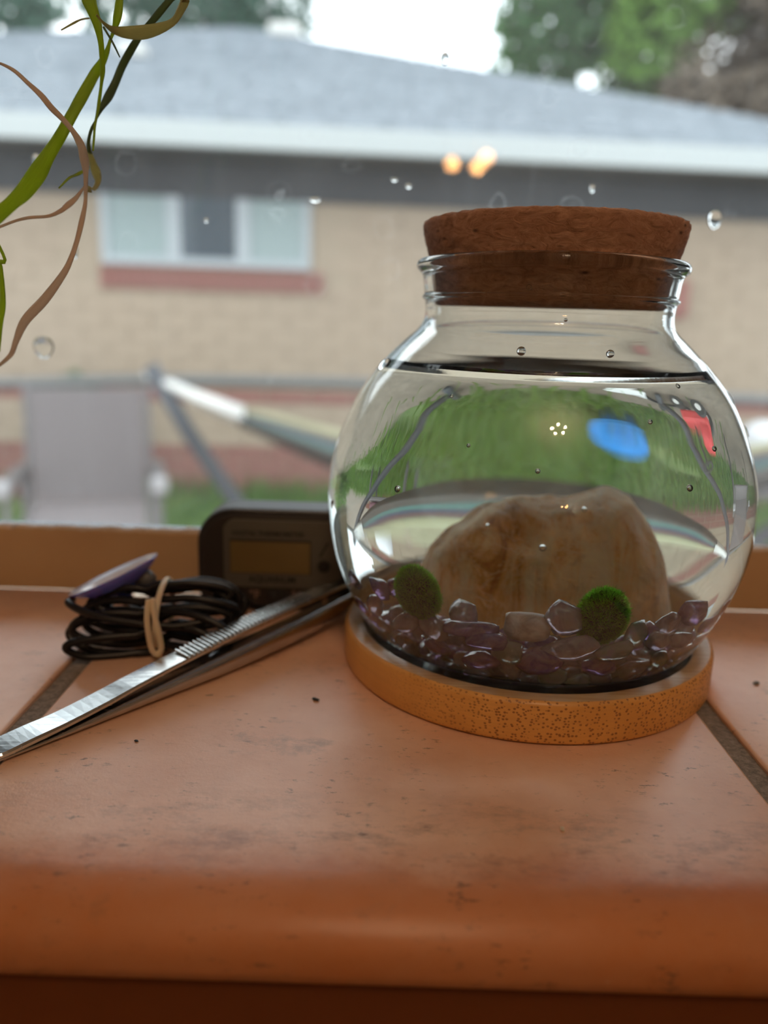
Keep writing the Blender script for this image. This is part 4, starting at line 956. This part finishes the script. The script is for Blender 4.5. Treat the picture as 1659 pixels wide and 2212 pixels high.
for i in range(NU):
    for j in range(NV): b = i * (NV + 1) + j; F_.append((b, b + NV + 1, b + NV + 2, b + 1))
hm = pyd('cloth', V_, F_, M['hammock_cloth'], hk, True, UV); so = hm.modifiers.new('t', 'SOLIDIFY'); so.thickness = .012
for side, T, iu in ((0, T0, 0), (1, T1, NU)):
    bm = bmesh.new()
    for j in range(NV + 1):
        e = Vector(V_[iu * (NV + 1) + j]); tube(bm, [T - o0, (T - o0).lerp(e, .5) + Vector((0, 0, -.006)), e], [.016, .014, .013], 5)
    fin(bm, 'rope_end', M['rope_white'], hk, True)
st = empty('hammock_stand', (.75, 3.0, GZ), 'dark metal stand whose slanting poles hold up the hammock', 'stand')
for s, T, q in ((1, T0, [(-.905, -.10), (-.76, -.36), (-.56, -.66), (-.28, -.90), (-.06, -1.13)]), (-1, T1, [(2.23, -.10), (1.92, -.36), (1.55, -.66), (1.24, -.90), (1.04, -1.13)])):
    f0 = Vector((q[-1][0], 3.0, GZ)); q = [Vector((x, 3.0, z)) for x, z in q]
    bm = bmesh.new(); tube(bm, [p - Vector((.75, 3.0, GZ)) for p in q], .032, 10); fin(bm, 'pole', M['pole_metal'], st, True)
    bm = bmesh.new(); tube(bm, [(f0.x - .75, -.16, .03), (f0.x - .75, .16, .03)], .026, 8); fin(bm, 'foot', M['pole_metal'], st, True)

# sling chair
ch = empty('lawn_chair', (-1.31, 3.40, GZ), 'grey sling lawn chair facing the window, left of the hammock', 'chair', rz=.30)
X = .235
bm = bmesh.new(); box(bm, (0, .02, .66), (.47, .018, .56), Matrix.Rotation(radians(-10), 3, 'X'), .006); fin(bm, 'backrest', M['sling_grey'], ch)
bm = bmesh.new(); box(bm, (0, -.24, .415), (.47, .46, .018), Matrix.Rotation(radians(4), 3, 'X'), .006); fin(bm, 'seat', M['sling_grey'], ch)
for s in (-1, 1):
    x = s * (X + .018)
    bm = bmesh.new(); tube(bm, [(x, .10, .95), (x, .0, .42), (x, -.47, .40)], .013, 8); fin(bm, 'side_frame', M['chair_metal'], ch, True)
    bm = bmesh.new(); tube(bm, [(x + s * .03, -.40, 0), (x + s * .03, -.44, .58)], .014, 8); fin(bm, 'leg', M['chair_metal'], ch, True)
    bm = bmesh.new(); tube(bm, [(x + s * .03, .18, 0), (x + s * .03, .02, .58)], .014, 8); fin(bm, 'leg', M['chair_metal'], ch, True)
    bm = bmesh.new(); box(bm, (x + s * .035, -.20, .59), (.055, .54, .03), None, .01); a = fin(bm, 'armrest', M['chair_metal'], ch)
    bm = bmesh.new(); box(bm, (x + s * .035, -.475, .60), (.065, .05, .07), None, .015); fin(bm, 'armrest_cap', M['chair_cap'], ch)

# blue toy, red mower-like toy, paper, cushions
tb = empty('blue_basin', (.30, 3.62, GZ - .01), 'bright blue round plastic basin on the ground, seen upside down through the jar', 'basin')
bm = bmesh.new(); lathe(bm, [(0, .004), (.10, .0), (.115, .13), (.16, .15), (.17, .158), (.165, .165), (.115, .150), (.10, .14), (.09, .012), (0, .012)], 32); fin(bm, 'tub', M['toy_blue'], tb, True)
bm = bmesh.new(); tube(bm, [(.165 * cos(a * pi / 16), .165 * sin(a * pi / 16), .160) for a in range(32)], .010, 8, closed=True); fin(bm, 'rim', M['toy_blue'], tb, True)
tr_ = empty('toy_tractor', (-.38, 2.85, GZ - .01), 'red ride-on toy with black wheels in the yard, seen through the jar water', 'toy', rz=.5)
bm = bmesh.new(); box(bm, (0, 0, .16), (.34, .16, .12), None, .03); box(bm, (-.10, 0, .25), (.14, .15, .10), None, .03); fin(bm, 'body', M['toy_red'], tr_)
for x, y, r_ in ((-.13, -.12, .09), (-.13, .12, .09), (.13, -.11, .06), (.13, .11, .06)):
    bm = bmesh.new(); bmesh.ops.create_cone(bm, cap_ends=True, segments=20, radius1=r_, radius2=r_, depth=.05, matrix=Matrix.Translation((x, y, r_)) @ Matrix.Rotation(pi / 2, 4, 'X')); wo = fin(bm, 'wheel', M['tyre'], tr_)
    bm = bmesh.new(); bmesh.ops.create_cone(bm, cap_ends=True, segments=16, radius1=r_ * .45, radius2=r_ * .45, depth=.056, matrix=Matrix.Translation((x, y, r_)) @ Matrix.Rotation(pi / 2, 4, 'X')); fin(bm, 'hub', M['paper_white'], wo)
bm = bmesh.new(); tube(bm, [(.06, 0, .22), (-.02, 0, .38)], .01, 6); fin(bm, 'steering_column', M['tyre'], tr_)
bm = bmesh.new(); tube(bm, [(-.02 + .06 * cos(a * pi / 8), .06 * sin(a * pi / 8), .38 + .02 * cos(a * pi / 8)) for a in range(16)], .01, 6, closed=True); fin(bm, 'steering_wheel', M['tyre'], tr_)
bm = bmesh.new(); box(bm, (0, 0, .02), (.26, .13, .03), None, .012); pp = fin(bm, 'folded_bag', M['paper_white'], None, loc=(.17, 2.95, GZ - .01)); tag(pp, 'folded white bag on the bare ground below the window', 'bag')
bm = bmesh.new(); tube(bm, smooth_curve([(.10, 2.98, GZ), (.0, 3.06, GZ), (-.10, 3.10, GZ), (-.2, 3.05, GZ), (-.26, 2.98, GZ + .02)], 6), .012, 6); hz = fin(bm, 'garden_hose', M['tyre'], None, True); tag(hz, 'thin black hose lying on the ground towards the red toy', 'hose')
gc = empty('cushioned_seat', (1.98, 4.2, GZ), 'garden seat with white and maroon cushions at the far right of the yard', 'seat')
bm = bmesh.new(); box(bm, (0, 0, .55), (.7, .3, .16), None, .06); fin(bm, 'cushion', M['cushion_maroon'], gc, True)
bm = bmesh.new(); box(bm, (.08, -.08, .70), (.34, .2, .22), None, .08); fin(bm, 'cushion', M['cushion_white'], gc, True)
bm = bmesh.new(); box(bm, (0, 0, .44), (.74, .4, .05), None, .01); fin(bm, 'seat', M['chair_metal'], gc)
for x in (-.33, .33):
    for y in (-.16, .16): bm = bmesh.new(); tube(bm, [(x, y, 0), (x, y, .42)], .02, 8); fin(bm, 'leg', M['chair_metal'], gc)
wb = bmesh.new(); box(wb, (0, 0, 0), (.16, .05, .26), None, .03); wbo = fin(wb, 'wall_box', M['red_brick'], None, loc=(1.93, HY - .045, .30)); tag(wbo, 'dark red box fixed to the tan brick wall, right of the jar', 'box')

# shrubs and trees
def foliage(name, parent, blobs, n, size, m, seed, loc0):
    r = random.Random(seed); V_, F_, UV = [], [], []
    tw_ = sum(b[3] * b[4] * b[5] for b in blobs)
    for (cx_, cy_, cz_, rx, ry, rz2) in blobs:
        k = int(n * rx * ry * rz2 / tw_)
        for i in range(k):
            d = Vector((r.gauss(0, 1), r.gauss(0, 1), r.gauss(0, 1))).normalized() * (r.random() ** .33)
            if noise.noise(Vector((cx_ + d.x * rx, cy_ + d.y * ry, cz_ + d.z * rz2)) * (1.3 / size * .12)) < -.18: continue
            p = Vector((cx_ + d.x * rx, cy_ + d.y * ry, cz_ + d.z * rz2)) - loc0
            a = Vector((r.uniform(-1, 1), r.uniform(-1, 1), r.uniform(-1, 1))).normalized(); b2 = a.orthogonal().normalized(); s = size * r.uniform(.6, 1.3); b = len(V_)
            V_ += [p - a * s, p + b2 * s * .5, p + a * s, p - b2 * s * .5]; F_.append((b, b + 1, b + 2, b + 3)); UV += [(0, 0), (1, 0), (1, 1), (0, 1)]
    o = pyd(name, V_, F_, m, parent, uvs=UV); o['kind'] = 'stuff'; return o
def tree(x, y, blobs, m, lab, seed, n=5200, size=.13, m2=None):
    K = 1.5; x *= K; y *= K; size *= K; blobs = [(a * K, b * K, CAM_H + (c - CAM_H) * K, d * K, e * K * .7, f * K) for a, b, c, d, e, f in blobs]
    l0 = Vector((x, y, GZ)); t_ = empty('tree', l0, lab, 'tree')
    foliage('foliage', t_, blobs, n, size, M[m], seed, l0)
    top = max(b[2] for b in blobs)
    bm = bmesh.new(); tube(bm, [(0, 0, 0), (.1, 0, (top - GZ) * .5), (0, 0, top - GZ)], [.3, .2, .08], 8); fin(bm, 'trunk', M['soil'], t_, True)
tree(-6.2, 15.0, [(-7.2, 15, 5.2, 1.3, 1, 1.5), (-5.6, 15, 4.9, 1.1, 1, 1.1), (-7.0, 15, 3.6, 2.2, 1, 1.2)], 'tree_leaf_blue', 'dark blue-green tree behind the roof at the far left', 21)
tree(-3.2, 15.5, [(-3.4, 15.5, 4.8, 1.5, 1, 1.3), (-2.3, 15.5, 5.4, 1.0, 1, 1.3), (-4.4, 15.5, 6.0, .8, .8, .8)], 'tree_leaf_blue', 'dark green tree behind the roof, left of the open sky', 22)
tree(2.6, 13.0, [(2.5, 13, 4.3, 1.15, 1, 1.3), (3.6, 13, 3.8, 1.2, 1, 1.3), (2.3, 13, 5.6, 1.0, 1, .8)], 'tree_leaf', 'full green tree behind the roof, right of the open sky', 23, 6500)
tree(4.0, 12.2, [(3.6, 12.2, 4.2, .7, .6, 1.5), (4.4, 12.2, 4.9, 1.0, .7, .8)], 'tree_leaf_light', 'bright yellow-green tree between the green and the brown trees', 24, 3400)
tree(5.6, 12.0, [(5.0, 12, 3.2, 1.6, .8, 1.0), (5.4, 12, 4.2, 1.2, .8, 1.1), (4.2, 11.8, 2.8, .9, .6, .6)], 'tree_leaf_brown', 'greyish brown bush behind the roof at the far right', 25, 7500)
def shrub(x, y, blobs, lab, seed, m='tree_leaf_light'):
    l0 = Vector((x, y, GZ)); t_ = empty('shrub', l0, lab, 'shrub'); foliage('foliage', t_, blobs, 2200, .05, M[m], seed, l0)
    bm = bmesh.new(); tube(bm, [(0, 0, 0), (.03, 0, .4)], .03, 6); fin(bm, 'stem', M['soil'], t_)
shrub(4.3, 4.2, [(4.3, 4.2, -.75, .7, .5, .42)], 'green shrub at the right end of the yard', 31)
shrub(-2.0, 5.0, [(-2.0, 5.0, -.72, .22, .2, .44)], 'small green shrub behind the lawn chair', 32, 'tree_leaf')
